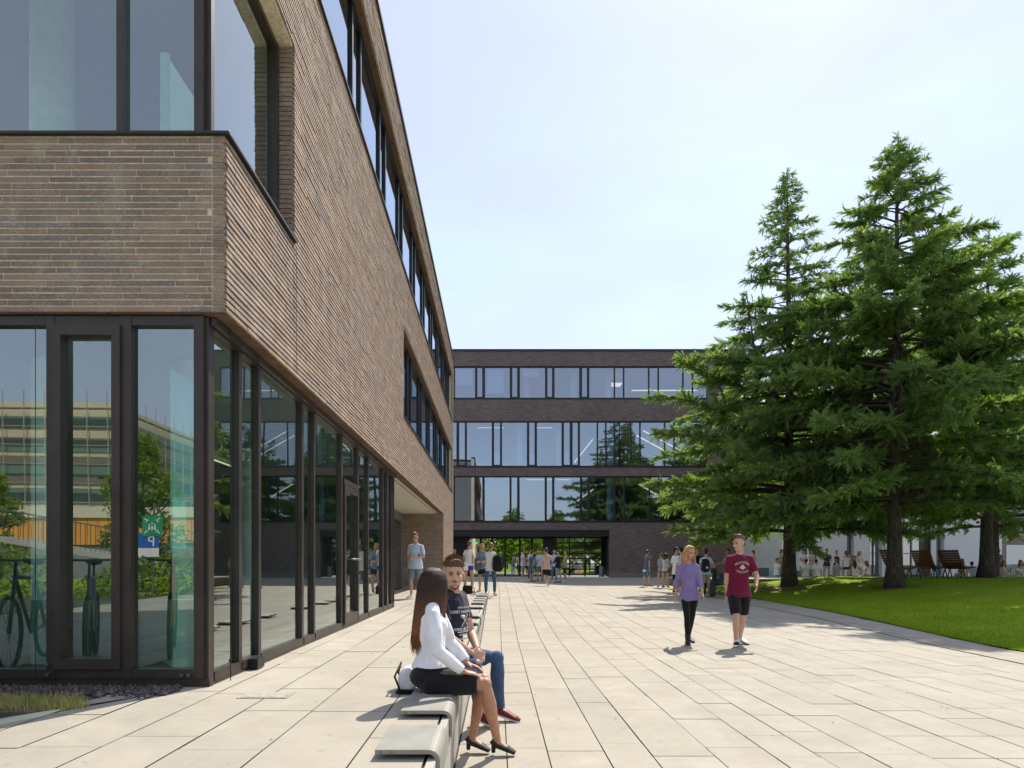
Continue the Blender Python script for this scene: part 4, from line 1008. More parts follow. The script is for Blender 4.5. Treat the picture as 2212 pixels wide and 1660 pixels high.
def skin(c):
    key='skin_%d%d%d'%tuple(int(v*100) for v in c)
    if key not in _mc:
        t=NT(key); co=t.coord(); b=t.ramp(t.noise(30,3,.6,co),[(.3,tuple(v*.88 for v in c)),(.7,tuple(v*1.08 for v in c))])
        p=t.pbr(b,.5,0,t.bump(t.noise(220,2,.5,co),.08,.003),.35); p.inputs['Subsurface Weight'].default_value=.12; p.inputs['Subsurface Radius'].default_value=(.02,.008,.004); p.inputs['Subsurface Scale'].default_value=.6
        _mc[key]=t.m
    return _mc[key]
def hairmat(c,c2=None,z0=0,z1=1):
    key='hair_%d%d%d'%tuple(int(v*100) for v in c)+('g' if c2 else '')
    if key not in _mc:
        t=NT(key); co=t.coord((1,1,.25)); n=t.noise(160,3,.7,co)
        b=t.ramp(n,[(.3,tuple(v*.6 for v in c)),(.7,tuple(v*1.35 for v in c))])
        if c2:
            sp=t.n('ShaderNodeSeparateXYZ'); t.l(t.coord(),sp.inputs[0]); mr=t.n('ShaderNodeMapRange'); t.l(sp.outputs[2],mr.inputs[0]); mr.inputs[1].default_value=z1; mr.inputs[2].default_value=z0
            b2=t.ramp(n,[(.3,tuple(v*.6 for v in c2)),(.7,tuple(v*1.4 for v in c2))]); b=t.mix(mr.outputs[0],b,b2)
        t.pbr(b,.55,0,t.bump(n,.6,.006),.25); _mc[key]=t.m
    return _mc[key]
SKIN=(.56,.33,.23); SKT=(.50,.27,.17)
def jn(p,q,t): return p+(q-p)*t
def skeleton(P,H):
    """local frame: faces +y, x to the person's right. P: pose dict"""
    g=P.get; J={}
    sex=g('sex','m'); sw=(.112 if sex=='m' else .095)*H; hw=.052*H
    sit=g('sit',0); zp=(g('seat_h',.45)+.065*H/1.75 if sit else .515*H)+g('dz',0)
    pel=V3((0,0,zp)); lean=R(g('lean',0)); tilt=R(g('tilt',0)); tw=R(g('twist',0))
    up=V3((math.sin(tilt),math.sin(lean),math.cos(lean)*math.cos(tilt))).normalized()
    J['pel']=pel; J['chest']=pel+up*(.20*H); J['neck']=pel+up*(.308*H)+V3((0,-.012*H,0)); J['up']=up
    rt=V3((math.cos(tw),math.sin(tw),0)); J['rt']=rt
    for s,sd in (('R',1),('L',-1)):
        J['hip'+s]=pel+V3((sd*hw,0,-.012*H)); J['sh'+s]=pel+up*(.272*H)+rt*(sd*(sw-.016*H))
        tp,ts,kp=g('leg'+s,(88,6,2) if sit else (0,3,0))        # thigh pitch, spread, shin pitch (backwards positive)
        d=V3((sd*math.sin(R(ts)),math.sin(R(tp))*math.cos(R(ts)),-math.cos(R(tp))*math.cos(R(ts))))
        J['kn'+s]=J['hip'+s]+d*(.245*H); kp=R(kp); ks=R(g('shin_spread',0))*sd
        d=V3((math.sin(ks),-math.sin(kp),-math.cos(kp)*math.cos(ks))); J['an'+s]=J['kn'+s]+d*(.232*H)
        J['toe'+s]=J['an'+s]+V3((sd*.25,1,g('foot'+s,-.28))).normalized()*(.105*H); J['fp'+s]=0
        ap,as_,fp,fi=g('arm'+s,(4,9,14,2))                    # upper pitch, spread, fore pitch, fore inwards
        d=V3((sd*math.sin(R(as_)),math.sin(R(ap))*math.cos(R(as_)),-math.cos(R(ap))*math.cos(R(as_)))); J['el'+s]=J['sh'+s]+d*(.168*H)
        d=V3((-sd*math.sin(R(fi)),math.sin(R(fp))*math.cos(R(fi)),-math.cos(R(fp))*math.cos(R(fi)))); J['wr'+s]=J['el'+s]+d*(.145*H)
        J['fd'+s]=(d*.8+V3(g('hand'+s,(0,.1,-.3)))*.5).normalized()
    if not sit:                                              # drop on the ground
        lo=min(J['an'+s].z for s in 'RL')-.043*H; 
        for k,v in J.items():
            if isinstance(v,Vector) and k not in('up','rt','fdR','fdL'): v.z-=lo
    J['hy']=R(g('yaw',0)); J['hp']=R(g('nod',0)); J.update(g('J',{}))
    hm=Matrix.Rotation(J['hy'],4,'Z')@Matrix.Rotation(-J['hp'],4,'X'); J['hm']=hm
    if 'head' not in J: J['head']=J['neck']+J['up']*(.043*H)+V3((0,.01*H,0))+hm.to_3x3()@V3((0,.008*H,.062*H))
    return J
def head_mb(mb,J,s,sex):
    s=s*HS[sex]
    h=J['head']; M3=J['hm'].to_3x3()
    def B(c,r): mb.ball(h+M3@(V3(c)*s),tuple(v*s for v in r),18,12,rot=M3)
    B((0,-.012,.032),(.073,.094,.082)); B((0,.018,-.022),(.061,.072,.083)); B((0,.036,-.078),(.040 if sex=='f' else .047,.042,.034)); B((0,.056,-.095),(.022,.024,.018))
    B((.036,.052,-.03),(.026,.028,.03)); B((-.036,.052,-.03),(.026,.028,.03)); B((0,.072,.028),(.052,.018,.014)); B((0,.066,-.062),(.028,.026,.022))
    mb.tube([h+M3@(V3(p)*s) for p in ((0,.083,.02),(0,.094,-.008),(0,.104,-.032),(0,.096,-.042))],[.0085*s,.0095*s,.014*s,.010*s],8)
    B((.011,.09,-.038),(.009,.01,.008)); B((-.011,.09,-.038),(.009,.01,.008))
    for x in (-1,1): B((x*.076,-.008,-.012),(.010,.020,.031))
def person(lab,x,y,z,rz,H,P,top=None,bot=None,shoe=None,hair=None,skc=SKIN,group=None,det=0,sleeve=.55,extra=None,cat='person'):
    """top=(colour or material, kind) bot=(colour, kind) kinds: tee tank long34 shirt dress / short jeans skirt knee"""
    vox=[.021,.011,.0055][det]; sm=[2,2,2][det]; n=[8,10,14][det]
    rt=thing('person',lab,cat,(x,y,z),rz,group); J=skeleton(P,H); s=H/1.76; sex=P.get('sex','m'); fem=sex=='f'
    fat=P.get('fat',1.0)
    ts_=.92 if top else 1; cov=bot[1] if bot else None; tl_=1.0
    mb=MB(); pel,ch,nk,up,rx=J['pel'],J['chest'],J['neck'],J['up'],J['rt']
    fw=rx.cross(up)*-1; fw=up.cross(rx)
    shw=(J['shR']-J['shL']).length/2
    tor=[(pel-up*.07*s,.125,.085),(pel,.155 if fem else .152,.105),(jn(pel,ch,.42),.122 if fem else .142,.088),(jn(pel,ch,.72),.13 if fem else .15,.095),(ch,.142 if fem else .165,.105),(jn(ch,nk,.35),.14 if fem else .172,.098),(jn(ch,nk,.66),.105 if fem else .135,.078),(jn(ch,nk,.92),.058,.055)]
    mb.tube([p for p,_,_ in tor],[(a*s*fat*(ts_ if i<6 else 1)*(.93 if i<2 else 1),b*s*fat*(ts_ if i<6 else 1)*(.93 if i<2 else 1)) for i,(_,a,b) in enumerate(tor)],16,ref=rx)
    for S_ in 'RL': mb.tube([jn(ch,nk,.97),jn(jn(ch,nk,.8),J['sh'+S_],.55),J['sh'+S_]],[(.045*s,.04*s),(.042*s,.04*s),.038*s],10)
    if fem:
        for sd in (-1,1): mb.ball(ch+fw*.066*s+rx*(sd*.062*s)+up*.02*s,(.05*s,.04*s,.05*s))
    h=J['head']; M3=J['hm'].to_3x3()
    mb.tube([nk-up*.05*s,nk+up*.02*s,h+M3@(V3((0,-.018,-.045))*s)],[(.062*s,.06*s),(.05*s if fem else .058*s,.052*s if fem else .06*s),.05*s],12)
    head_mb(mb,J,s,sex)
    af=(.82 if fem else 1.0)*fat
    for S_ in 'RL':
        sh,el,wr=J['sh'+S_],J['el'+S_],J['wr'+S_]
        mb.tube([sh+up*.004,sh,jn(sh,el,.35),jn(sh,el,.8),el,jn(el,wr,.25),jn(el,wr,.7),wr,wr+J['fd'+S_]*.02*s],[.03*s*af,.046*s*af,.046*s*af,.041*s*af,.038*s*af,.042*s*af,.032*s*af,.025*s*af,.022*s*af],n)
        mb.ball(sh,.044*s*af,10,8); mb.ball(el,.036*s*af,10,8)
        d=J['fd'+S_]; fr=(wr-el).normalized(); side=J.get('ps'+S_)
        side=V3(side) if side is not None else d.cross(V3((1 if S_=='R' else -1,0,.2)))
        if side.length<.1: side=V3((0,1,0))
        side=(side-d*side.dot(d)).normalized(); nrm=side.cross(d)
        pc=wr+d*.05*s; mb.tube([wr,wr+d*.03*s,wr+d*.085*s],[(.026*s*af,.016*s*af),(.038*s*af,.014*s),(.040*s*af,.013*s)],10,ref=side)
        curl=P.get('curl',.45)
        cn=nrm*(1 if S_=='R' else -1)*P.get('curls',1)
        fl_=[.068,.078,.073,.056]
        for i in range(4):
            b=wr+d*.082*s+side*((i-1.5)*-.0195*s*af); L=fl_[i]*s*(.9+.1*af); pts=[b-d*.01*s]; dd=d.copy(); q=b
            for k_ in range(3): 
                dd=(dd+cn*curl*(.35+.35*k_)*(1+.12*i)).normalized(); q=q+dd*L*(.42 if k_==0 else .31); pts.append(q)
            mb.tube(pts,[.0092*s,.009*s,.0082*s,.0068*s],7)
        b=wr+d*.025*s+side*.028*s*af; t1=b+(d*.6+side*.75+cn*.2).normalized()*.036*s; t2=t1+(d*.9+side*.25+cn*.35).normalized()*.03*s; mb.tube([b-d*.01,b,t1,t2],[.012*s,.013*s,.011*s,.008*s],7)
        hp,kn,an,toe=J['hip'+S_],J['kn'+S_],J['an'+S_],J['toe'+S_]
        lf=(1.0 if fem else 1.0)*fat*P.get('legf',1); cl=.82 if cov=='jeans' else 1.0; sf=.84 if shoe else 1
        mb.tube([hp+V3((0,0,.03*s)),hp,jn(hp,kn,.3),jn(hp,kn,.75),kn,jn(kn,an,.15),jn(kn,an,.35),jn(kn,an,.7),an,an-V3((0,0,.03*s))],[.05*s*lf,.074*s*lf,(.08 if not cov else .072)*s*lf,.06*s*lf*cl,.052*s*lf*cl,.048*s*lf*cl,.054*s*lf*cl,.037*s*lf*cl,.030*s,.028*s],n+2)
        mb.ball(kn,.052*s*lf*cl,10,8)
        f=(toe-an).normalized(); mb.tube([an-f*.045*s-V3((0,0,.012*s)),an+f*.01*s-V3((0,0,.02*s)),an+f*.09*s-V3((0,0,.004)),toe+f*.035*s],[.03*s*sf,(.034*s*sf,.036*s*sf),(.040*s*sf,.022*s*sf),(.026*s*sf,.012*s*sf)],10,ref=f.cross(V3((0,0,1))))
    def post(co,no):
        if det<1: return co
        Hm=np.array(M3); L=(co-np.array(h))@Hm/s
        for ex in (-.031,.031):
            d2=((L[:,0]-ex)/.017)**2+((L[:,1]-.085)/.03)**2+((L[:,2]-.003)/.010)**2; wgt=np.exp(-d2)*.010
            L[:,1]-=wgt
        d2=(L[:,0]/.03)**2+((L[:,1]-.09)/.03)**2+((L[:,2]+.059)/.004)**2; L[:,1]-=np.exp(-d2)*.004
        return L*s@Hm.T+np.array(h)
    body=remesh(mb,'body',skin(skc),rt,vox,sm,post=post)
    def H3(p): return h+M3@(V3(p)*s*HS[sex])
    if det>=1:
        browc=hairmat(hair[0]) if hair else skin(skc)
        for i,x_ in enumerate((-.031,.031)):
            q=MB(); q.ball(H3((x_,.0735,.002)),(.0118*s,.0112*s,.0058*s),14,10,rot=M3); q.build('eye',mat('eye_white',(.36,.32,.30),.3,var=.02),rt,True)
            q=MB(); q.ball(H3((x_,.0838,.001)),(.0062*s,.003*s,.0052*s),10,6,rot=M3); q.build('iris',mat('iris',(.05,.03,.02),.2),rt,True)
            q=MB(); sg_=1 if x_>0 else -1
            q.tube([H3((x_-sg_*.014,.0905,.0175)),H3((x_,.0915,.0215)),H3((x_+sg_*.017,.079,.017))],[.0022*s,.0036*s,.0018*s],6); q.build('eyebrow',browc,rt,True)
            q=MB(); q.tube([H3((x_-sg_*.013,.083,.0045)),H3((x_,.0875,.0095)),H3((x_+sg_*.014,.078,.004))],[.0016*s,.0022*s,.0015*s],6); q.build('upper_eyelid',mat('eyelid',(.16,.08,.055),.6),rt,True)
        lip=mat('lips_%s'%sex,(.42,.16,.13) if fem else (.38,.17,.13),.5)
        q=MB(); q.tube([H3((-.024,.081,-.060)),H3((-.009,.0925,-.0565)),H3((0,.093,-.058)),H3((.009,.0925,-.0565)),H3((.024,.081,-.060))],[.001*s,.0036*s,.0038*s,.0036*s,.001*s],6); q.tube([H3((-.022,.080,-.062)),H3((0,.0915,-.0665)),H3((.022,.080,-.062))],[.001*s,.0048*s,.001*s],6); q.build('lips',lip,rt,True)
    # ---- clothes
    cm=lambda c,nm: c if not isinstance(c,tuple) else cloth('cloth_%s_%d_%d_%d'%((nm,)+tuple(int(v*250) for v in c)),c)
    if top:
        c,kind=top; q=MB(); g=[.014,.013,.012][det]; lo=P.get('hem',-.10)
        if kind=='dress': lo=-.02
        k_=fat; wv=P.get('loose',1.0)
        tp=[(pel+up*lo*s,.206 if not fem else .178,.158 if not fem else .138),(pel+up*(.02 if lo<0 else lo+.03)*s,.180 if not fem else .168,.134 if not fem else .126),(jn(pel,ch,.45),.150 if not fem else .132,.104),(jn(pel,ch,.75),.156 if not fem else .138,.106),(ch,.168 if not fem else .146,.112),(jn(ch,nk,.35),.178 if not fem else .150,.104),(jn(ch,nk,.66),.145 if not fem else .118,.088),(jn(ch,nk,.86),.085,.072),(jn(ch,nk,.93),.064,.064)]
        if P.get('scoop'): tp=tp[:7]+[(jn(ch,nk,.76),.10,.072)]
        if kind in('tank','offsh'): tp=tp[:7] if kind=='tank' else tp[:6]
        q.tube([p for p,_,_ in tp],[((a*wv+.004)*s*k_,(b*wv+.004)*s*k_) for _,a,b in tp],18,ref=rx)
        if fem and kind!='x':
            for sd in (-1,1): q.ball(ch+fw*.080*s+rx*(sd*.062*s)+up*.015*s,(.060*s,.048*s,.062*s))
        if kind=='tank':
            for sd in (-1,1): q.tube([jn(ch,nk,.5)+fw*.08*s+rx*sd*.07*s,jn(ch,nk,.92)+rx*sd*.085*s,jn(ch,nk,.5)-fw*.08*s+rx*sd*.07*s],.022*s,8)
        if kind not in('tank','dress','offsh'):
            for S_ in 'RL':
                sh,el,wr=J['sh'+S_],J['el'+S_],J['wr'+S_]; 
                q.ball(sh,.051*s*af,12,8); q.tube([jn(ch,nk,.90) if not P.get('scoop') else jn(jn(ch,nk,.78),sh,.4),jn(jn(ch,nk,.8),sh,.55)+up*.006,sh],[(.05*s,.05*s),(.052*s,.050*s),.048*s],10)
                if sleeve<=1: e=jn(sh,el,sleeve); q.tube([sh,jn(sh,el,sleeve*.5),e],[.051*s*af,.058*s*af,(.058 if sleeve<.8 else .055)*s*af],12)
                else:
                    e=jn(el,wr,sleeve-1); lw=P.get('slv',1.0)
                    q.tube([sh,jn(sh,el,.5),jn(sh,el,.9),el,jn(el,wr,(sleeve-1)*.5),e],[.060*s*af,.058*s*af*lw,.052*s*af*lw,.052*s*af*lw,.050*s*af*lw,.042*s*af*lw],12); q.ball(el,.05*s*af*lw,10,8)
        if kind=='offsh':
            for S_ in 'RL':
                sh,el=J['sh'+S_],J['el'+S_]; q.tube([jn(sh,el,.2),jn(sh,el,.6)],[.065*s,.07*s],12)
        remesh(q,{'tee':'tee_shirt','tank':'tank_top','shirt':'shirt','blouse':'blouse','dress':'dress_top','offsh':'blouse','jacket':'jacket'}.get(kind,'tee_shirt'),cm(c,'top'),rt,vox*.95,sm+1,disp=folds([.0,.006,.0085][det],P.get('fk',30),3) if det else None)
    if bot:
        c,kind=bot; q=MB(); lo={'short':.55,'knee':.93,'jeans':2,'hot':.28,'skirt':0,'mini':0}.get(kind,.6)
        tf=P.get('bw',1.0)
        if kind in('skirt','mini'):
            L=P.get('skl',.55)
            if P.get('sit'):
                m0=(J['hipR']+J['hipL'])/2; m1=(jn(J['hipR'],J['knR'],L)+jn(J['hipL'],J['knL'],L))/2; wd=(jn(J['hipR'],J['knR'],L)-jn(J['hipL'],J['knL'],L)).length/2
                q.tube([pel+up*.13*s,pel+up*.07*s,pel-up*.02*s],[(.135*s,.11*s),(.16*s,.135*s),(.18*s,.15*s)],18,ref=rx)
                q.ball(pel-V3((0,0,.0)),(.175*s,.165*s,.105*s),18,12)
                for S_ in 'RL':
                    e=jn(J['hip'+S_],J['kn'+S_],L); q.ball(J['hip'+S_],.108*s,12,8); q.tube([J['hip'+S_],jn(J['hip'+S_],e,.5),e],[.107*s,.097*s,.081*s],16)
                q.tube([m0,jn(m0,m1,.5),m1],[(.15*s,.085*s),(.12*s,.082*s),(wd+.06*s,.074*s)],18,ref=(J['hipR']-J['hipL']))
            else:
                k=(J['knR']+J['knL'])/2; e=jn(pel,k,L+.25); q.tube([pel+up*.08*s,pel,jn(pel,e,.6),e],[(.13*s,.10*s),(.165*s,.12*s),(.19*s,.145*s),(.205*s,.165*s)],20,ref=rx)
        else:
            q.tube([pel+up*.075*s,pel+up*.03*s,pel-up*.03*s,pel-up*.085*s],[(.148*s*fat,.104*s*fat),(.155*s*fat,.113*s*fat),(.158*s*fat,.115*s*fat),(.13*s*fat,.09*s*fat)],16,ref=rx)
            for S_ in 'RL':
                hp,kn,an=J['hip'+S_],J['kn'+S_],J['an'+S_]; lf=fat*tf*(1.0 if not fem else 1.0)*P.get('legf',1)
                if kind=='jeans':
                    q.tube([hp,jn(hp,kn,.3),jn(hp,kn,.75),kn,jn(kn,an,.3),jn(kn,an,.7),jn(kn,an,P.get('cuff',.93))],[.093*s*lf,.088*s*lf,.069*s*lf,.062*s*lf,.063*s*lf,.05*s*lf,.043*s*lf],14); q.ball(kn,.063*s*lf,12,8); q.ball(hp,.092*s*lf,12,8)
                else:
                    e=jn(hp,kn,lo); q.tube([hp,jn(hp,e,.5),e],[.094*s*lf,.094*s*lf,(.088 if kind!='knee' else .078)*s*lf],14); q.ball(hp,.092*s*lf,12,8)
        remesh(q,{'jeans':'trousers','skirt':'skirt','mini':'skirt'}.get(kind,'shorts'),cm(c,'bot'),rt,vox*.95,sm+1,disp=folds(.003,30,5) if det and kind!='skirt' else None)
    if shoe:
        c,kind=shoe
        for S_ in 'RL':
            an,toe=J['an'+S_],J['toe'+S_]; f=(toe-an).normalized(); sd=f.cross(V3((0,0,1))).normalized(); u2=sd.cross(f)
            q=MB()
            if kind=='heel':
                q.tube([an-f*.035*s-u2*.012,an+f*.02*s-u2*.028*s,an+f*.09*s-u2*.01*s,toe+f*.04*s-u2*.004],[(.034*s,.034*s),(.036*s,.026*s),(.046*s,.026*s),(.028*s,.016*s)],12,ref=sd)
                q.tube([an-f*.03*s-V3((0,0,.02*s)),V3(((an-f*.035*s).x,(an-f*.035*s).y,an.z-.092*s))],[.021*s,.016*s],10)
            else:
                q.tube([an-f*.055*s-u2*.012*s,an-f*.01*s-u2*.012*s,an+f*.06*s-u2*.002*s,toe+f*.01*s,toe+f*.05*s],[(.030*s,.034*s),(.038*s,.042*s),(.045*s,.032*s),(.043*s,.022*s),(.02*s,.012*s)],12,ref=sd)
                if kind=='boot': q.tube([an-u2*.01,jn(an,J['kn'+S_],.28)],[.044*s,.05*s],12)
            so=remesh(q,'shoe',cm(c,'shoe') if not isinstance(c,tuple) else mat('shoe_%d_%d_%d'%tuple(int(v*250) for v in c),c,.5),rt,vox*.8,1)
            if kind=='trainer' and det:
                q=MB(); a=an-f*.05*s-u2*.045*s; b=toe+f*.045*s-u2*.016*s
                q.tube([a-f*.012,a,jn(a,b,.55),b,b+f*.008],[(.02*s,.009*s),(.036*s,.013*s),(.046*s,.012*s),(.030*s,.010*s),(.01,.005)],12,ref=sd); q.build('sole',mat('sole_'+str(P.get('solec',0)),(.75,.73,.7) if not P.get('solec') else (.02,.02,.02),.6),so,True)
    if hair:
        c,kind=hair[0],hair[1]; q=MB(); hmt=hair[2] if len(hair)>2 else hairmat(c)
        def B(cc,r,rr=None): q.ball(H3(cc),tuple(v*s for v in r),16,12,rot=M3)
        if kind!='bald': 
            if kind in('quiff','short','buzz'): B((0,-.028,.045),(.0772,.089,.077)); B((0,-.006,.088),(.066,.082,.042)); B((0,-.052,-.005),(.064,.058,.07))
            elif kind=='curly': B((0,-.020,.048),(.079,.095,.079)); B((0,.014,.090),(.071,.079,.042)); B((0,-.004,.074),(.0765,.091,.056)); B((0,-.052,-.005),(.066,.058,.07))
            else: B((0,-.026,.048),(.080,.092,.080)); B((0,.028,.098),(.056,.050,.030)); B((0,-.052,-.01),(.068,.060,.075))
        if kind=='quiff': B((0,.045,.118),(.050,.042,.026)); B((0,.01,.122),(.055,.06,.02))
        if kind=='buzz': pass
        if kind=='bun': B((0,-.05,.135),(.034,.034,.032)); B((0,-.03,.11),(.03,.03,.03))
        if kind=='cap': B((0,-.01,.065),(.086,.1,.07)); q.tube([H3((0,.06,.065)),H3((0,.15,.05))],[(.06*s,.01*s),(.05*s,.008*s)],12,ref=M3@V3((1,0,0)))
        if kind in('long','vlong','bob'):
            L={'bob':.13,'long':.27,'vlong':.44}[kind]; wd=.068
            dn=M3.inverted()@V3((0,-.0,-1)) if kind!='bob' else V3((0,0,-1))
            b0=V3((0,-.06,.0)); back=[b0,b0+V3((0,-.03,-.10)),b0+V3((0,-.045,-.10-L*.5)),b0+V3((0,-.04,-.10-L))]
            q.tube([H3(p) for p in back],[(.070*s,.045*s),(.085*s,.04*s),(.085*s,.032*s),(.055*s,.014*s)],14,ref=M3@V3((1,0,0)))
            for sd in (-1,1):
                if kind!='bob' or True:
                    q.tube([H3((sd*.062,.012,.07)),H3((sd*.080,.006,.0)),H3((sd*.086,.008,-.08)),H3((sd*.082,-.005,-.10-L*.45))],[(.02*s,.04*s),(.022*s,.048*s),(.024*s,.042*s),(.012*s,.016*s)],10,ref=M3@V3((1,0,0)))
        if kind=='ponytail': q.tube([H3((0,-.1,.05)),H3((0,-.15,.0)),H3((0,-.14,-.14))],[.03*s,.03*s,.012*s],8)
        def hd(co):
            r_=folds(.0055 if det else .003,110 if kind in('quiff','short','curly') else 60,9); return r_(co)
        if not hair[-1]=='nomesh': remesh(q,'cap' if kind=='cap' else 'hair',hmt,rt,[.014,.008,.005][det],1,disp=hd if kind!='cap' else None)
    rt['_J']=0
    if extra: extra(rt,J,s,H3,cm)
    del rt['_J']
    return rt,J,s
def gz(x,y):
    if x<XW and y<22: return ZT
    return float(zl(np.array(float(x)),np.array(float(y))))
def pd(dx,y): return (dx-1074)*y/F
# --- things carried
def backpack(name,lab,loc,rz,col,s=1.0,cat='backpack',emblem=False,group=None):
    b=thing(name,lab,cat,loc,rz,group)
    q=MB(); q.tube([(0,0,-.23*s),(0,-.01,-.18*s),(0,-.02,0),(0,-.01,.17*s),(0,.0,.23*s)],[(.09*s,.05*s),(.145*s,.085*s),(.15*s,.095*s),(.13*s,.08*s),(.07*s,.04*s)],14,ref=(1,0,0)); q.tube([(0,-.08*s,-.15*s),(0,-.095*s,-.07*s),(0,-.08*s,.02*s)],[(.09*s,.03*s),(.11*s,.045*s),(.08*s,.03*s)],12,ref=(1,0,0))
    remesh(q,'bag',cloth('pack_%d'%int(sum(col)*1000),col),b,.014,2)
    for sx in (-1,1):
        q=MB(); q.tube([(sx*.07*s,.06*s,.2*s),(sx*.085*s,.14*s,.22*s),(sx*.10*s,.275*s,.12*s),(sx*.12*s,.265*s,-.05*s),(sx*.11*s,.07*s,-.17*s)],[(.022*s,.006*s)]*5,8,ref=(1,0,0)); q.build('strap',cloth('pack_%d'%int(sum(col)*1000),col),b,True)
    if emblem: q=MB(); q.ball((0,-.143*s,-.08*s),(.04*s,.006,.045*s)); q.build('emblem',mat('emblem',(.7,.7,.7)),b,True)
    return b
W=(.80,.79,.76); BLK=(.012,.012,.014); NAVY=(.018,.022,.045); DEN=(.06,.11,.20); LDEN=(.16,.24,.34); GRY=(.22,.22,.22); KHA=(.36,.29,.19)
brown=(.06,.03,.015); dark=(.018,.012,.009); blond=(.45,.28,.11); ginger=(.22,.09,.03); auburn=(.20,.085,.03)
sole_w=((.55,.52,.48),'trainer'); sh_b=((.02,.02,.022),'trainer'); sh_w=((.72,.71,.69),'trainer'); bare=((.45,.28,.2),'trainer')
# ------------------------------------------------------------------ the seated pair (world coordinates given as joints)
def loc(px,py,pz,rz,J):   # world -> local joints
    Mi=(Matrix.Translation((px,py,pz))@Matrix.Rotation(rz,4,'Z')).inverted()
    return {k:(Mi@V3(v) if not (k.startswith('fd') or k.startswith('ps') or k in('up','rt')) else (Mi.to_3x3()@V3(v)).normalized()) for k,v in J.items()}
# woman, faces +x, looks at the man
wx_,wy_=-.47,4.72; rzw=R(-88)
JW=loc(wx_,wy_,-1.39,rzw,dict(pel=(-.475,4.74,-.815),chest=(-.485,4.75,-.47),neck=(-.475,4.765,-.285),
  hipR=(-.45,4.655,-.84),hipL=(-.45,4.83,-.84),knR=(-.085,4.62,-.85),knL=(-.10,4.80,-.855),anR=(.0,4.76,-1.285),anL=(-.185,4.83,-1.285),toeR=(.10,4.74,-1.345),toeL=(-.085,4.80,-1.345),
  shR=(-.455,4.60,-.345),shL=(-.44,4.92,-.345),elR=(-.41,4.50,-.60),elL=(-.36,5.0,-.60),wrR=(-.235,4.57,-.755),wrL=(-.22,4.90,-.75),
  fdR=(.8,.35,-.2),fdL=(.8,-.4,-.2),psR=(.35,.8,0),psL=(.4,-.8,0),head=(-.455,4.775,-.155),up=(-.02,.03,1),rt=(.1,-1,0)))
JW['hy']=R(52)
def xw(rt,J,s,H3,cm):
    # long straight hair as many fine strands over a base
    r=np.random.default_rng(3); Mt=hairmat((.035,.017,.012),(.24,.085,.03),.82,1.20)   # heights in head space of the object below
    hm=J['hm'].to_3x3(); h=J['head']; base=MB(); st=MB()
    hb=bpy.data.objects.new('hair',None)
    def path(a,rr,L,jx):
        # a: angle around the head measured from the back (0) to the sides; start near the parting on top
        pts=[]; top=V3((.012*math.copysign(1,a) if abs(a)>.05 else 0,.02-.06*abs(math.cos(a))*.6,.112+.003*rr))
        dr=V3((math.sin(a),-math.cos(a),0))
        for t in (0,.25,.5,.75,1.0):
            th_=t*math.pi/2; p=V3((0,-.012,.032))+V3((dr.x*.083*rr*math.sin(th_),dr.y*.105*rr*math.sin(th_),.088*rr*math.cos(th_))); p=p*(1) if t>0 else top; pts.append(h+hm@(p*s))
        last=pts[-1]; dw=hm@dr
        bx=V3((-1,0,0)) ; 
        for i in range(1,9):
            t=i/8; off=dw*(.012*math.sin(t*2.2)) + jx*t; q=last+off+V3((0,0,-L*t)); 
            # keep behind the back
            q.y-= .035*t*(abs(math.cos(a))) + .02*t
            q.x*= 1-.12*t
            pts.append(q)
        return pts
    for i in range(26):
        a=-2.0+4.0*i/25; L=.49-.06*abs(a)/2-.12*(abs(a)>1.55); p=path(a,1.0,L,V3((0,0,0))); base.tube(p,[.014]*4+[.020]+[.023]*6+[.015,.006],7,cap=True)
    remesh(base,'hair',Mt,rt,.0065,2)
    hp=rt.children[-1] if rt.children[-1].name.startswith('hair') else [c for c in rt.children if c.name.startswith('hair')][0]
    for i in range(420):
        a=r.uniform(-2.05,2.05); L=(.52-.06*abs(a)/2-.10*(abs(a)>1.55))*r.uniform(.86,1.05); p=path(a,r.uniform(1.0,1.07)+ .06,L,V3((r.normal(0,.008),r.normal(0,.008),0)))
        st.tube(p,[.0012,.0022,.0026,.0028,.0032]+[.0032]*6+[.0022,.0006],4,cap=False)
    st.build('strands',Mt,hp,True)
    q=MB()
    for sx in (-1,1): q.tube([J['neck']+V3((sx*.05,-.03,.02)),J['neck']+V3((sx*.06,.01,.012)),J['neck']+V3((sx*.04,.05,-.02))],[.012,.014,.008],8)
    q.build('collar',cloth('cloth_blouse',(.84,.84,.86)),rt,True)
    wr=J['wrR']; el=J['elR']; d=(wr-el).normalized(); q=MB(); q.tube([wr-d*.055,wr-d*.02],[.037,.036],14); q.build('cuff',cloth('cloth_blouse',(.84,.84,.86)),rt,True)
    q=MB(); c_=J['pel']+V3((.10,.06,.075)); 
    for a in (0,1.3,2.6,4.4,5.2): q.ball(c_+V3((.01,math.cos(a)*.022,math.sin(a)*.02)),(.008,.02,.012),8,6)
    q.build('waist_bow',cloth('cloth_blk',(.02,.02,.022)),rt,True)
person('seated woman with very long dark hair, white blouse, black skirt and heels',wx_,wy_,-1.39,rzw,1.68,
  dict(sex='f',sit=1,J=JW,nod=3,skl=.86,slv=1.12,hem=.075,curl=.35,fk=22),top=(cloth('cloth_blouse',(.84,.84,.86),.5),'blouse'),bot=(cloth('cloth_blk',(.014,.014,.016)),'skirt'),shoe=((.012,.012,.012),'heel'),hair=((.03,.017,.012),'bald',None,'nomesh'),skc=(.50,.26,.16),det=2,sleeve=1.86,extra=xw)
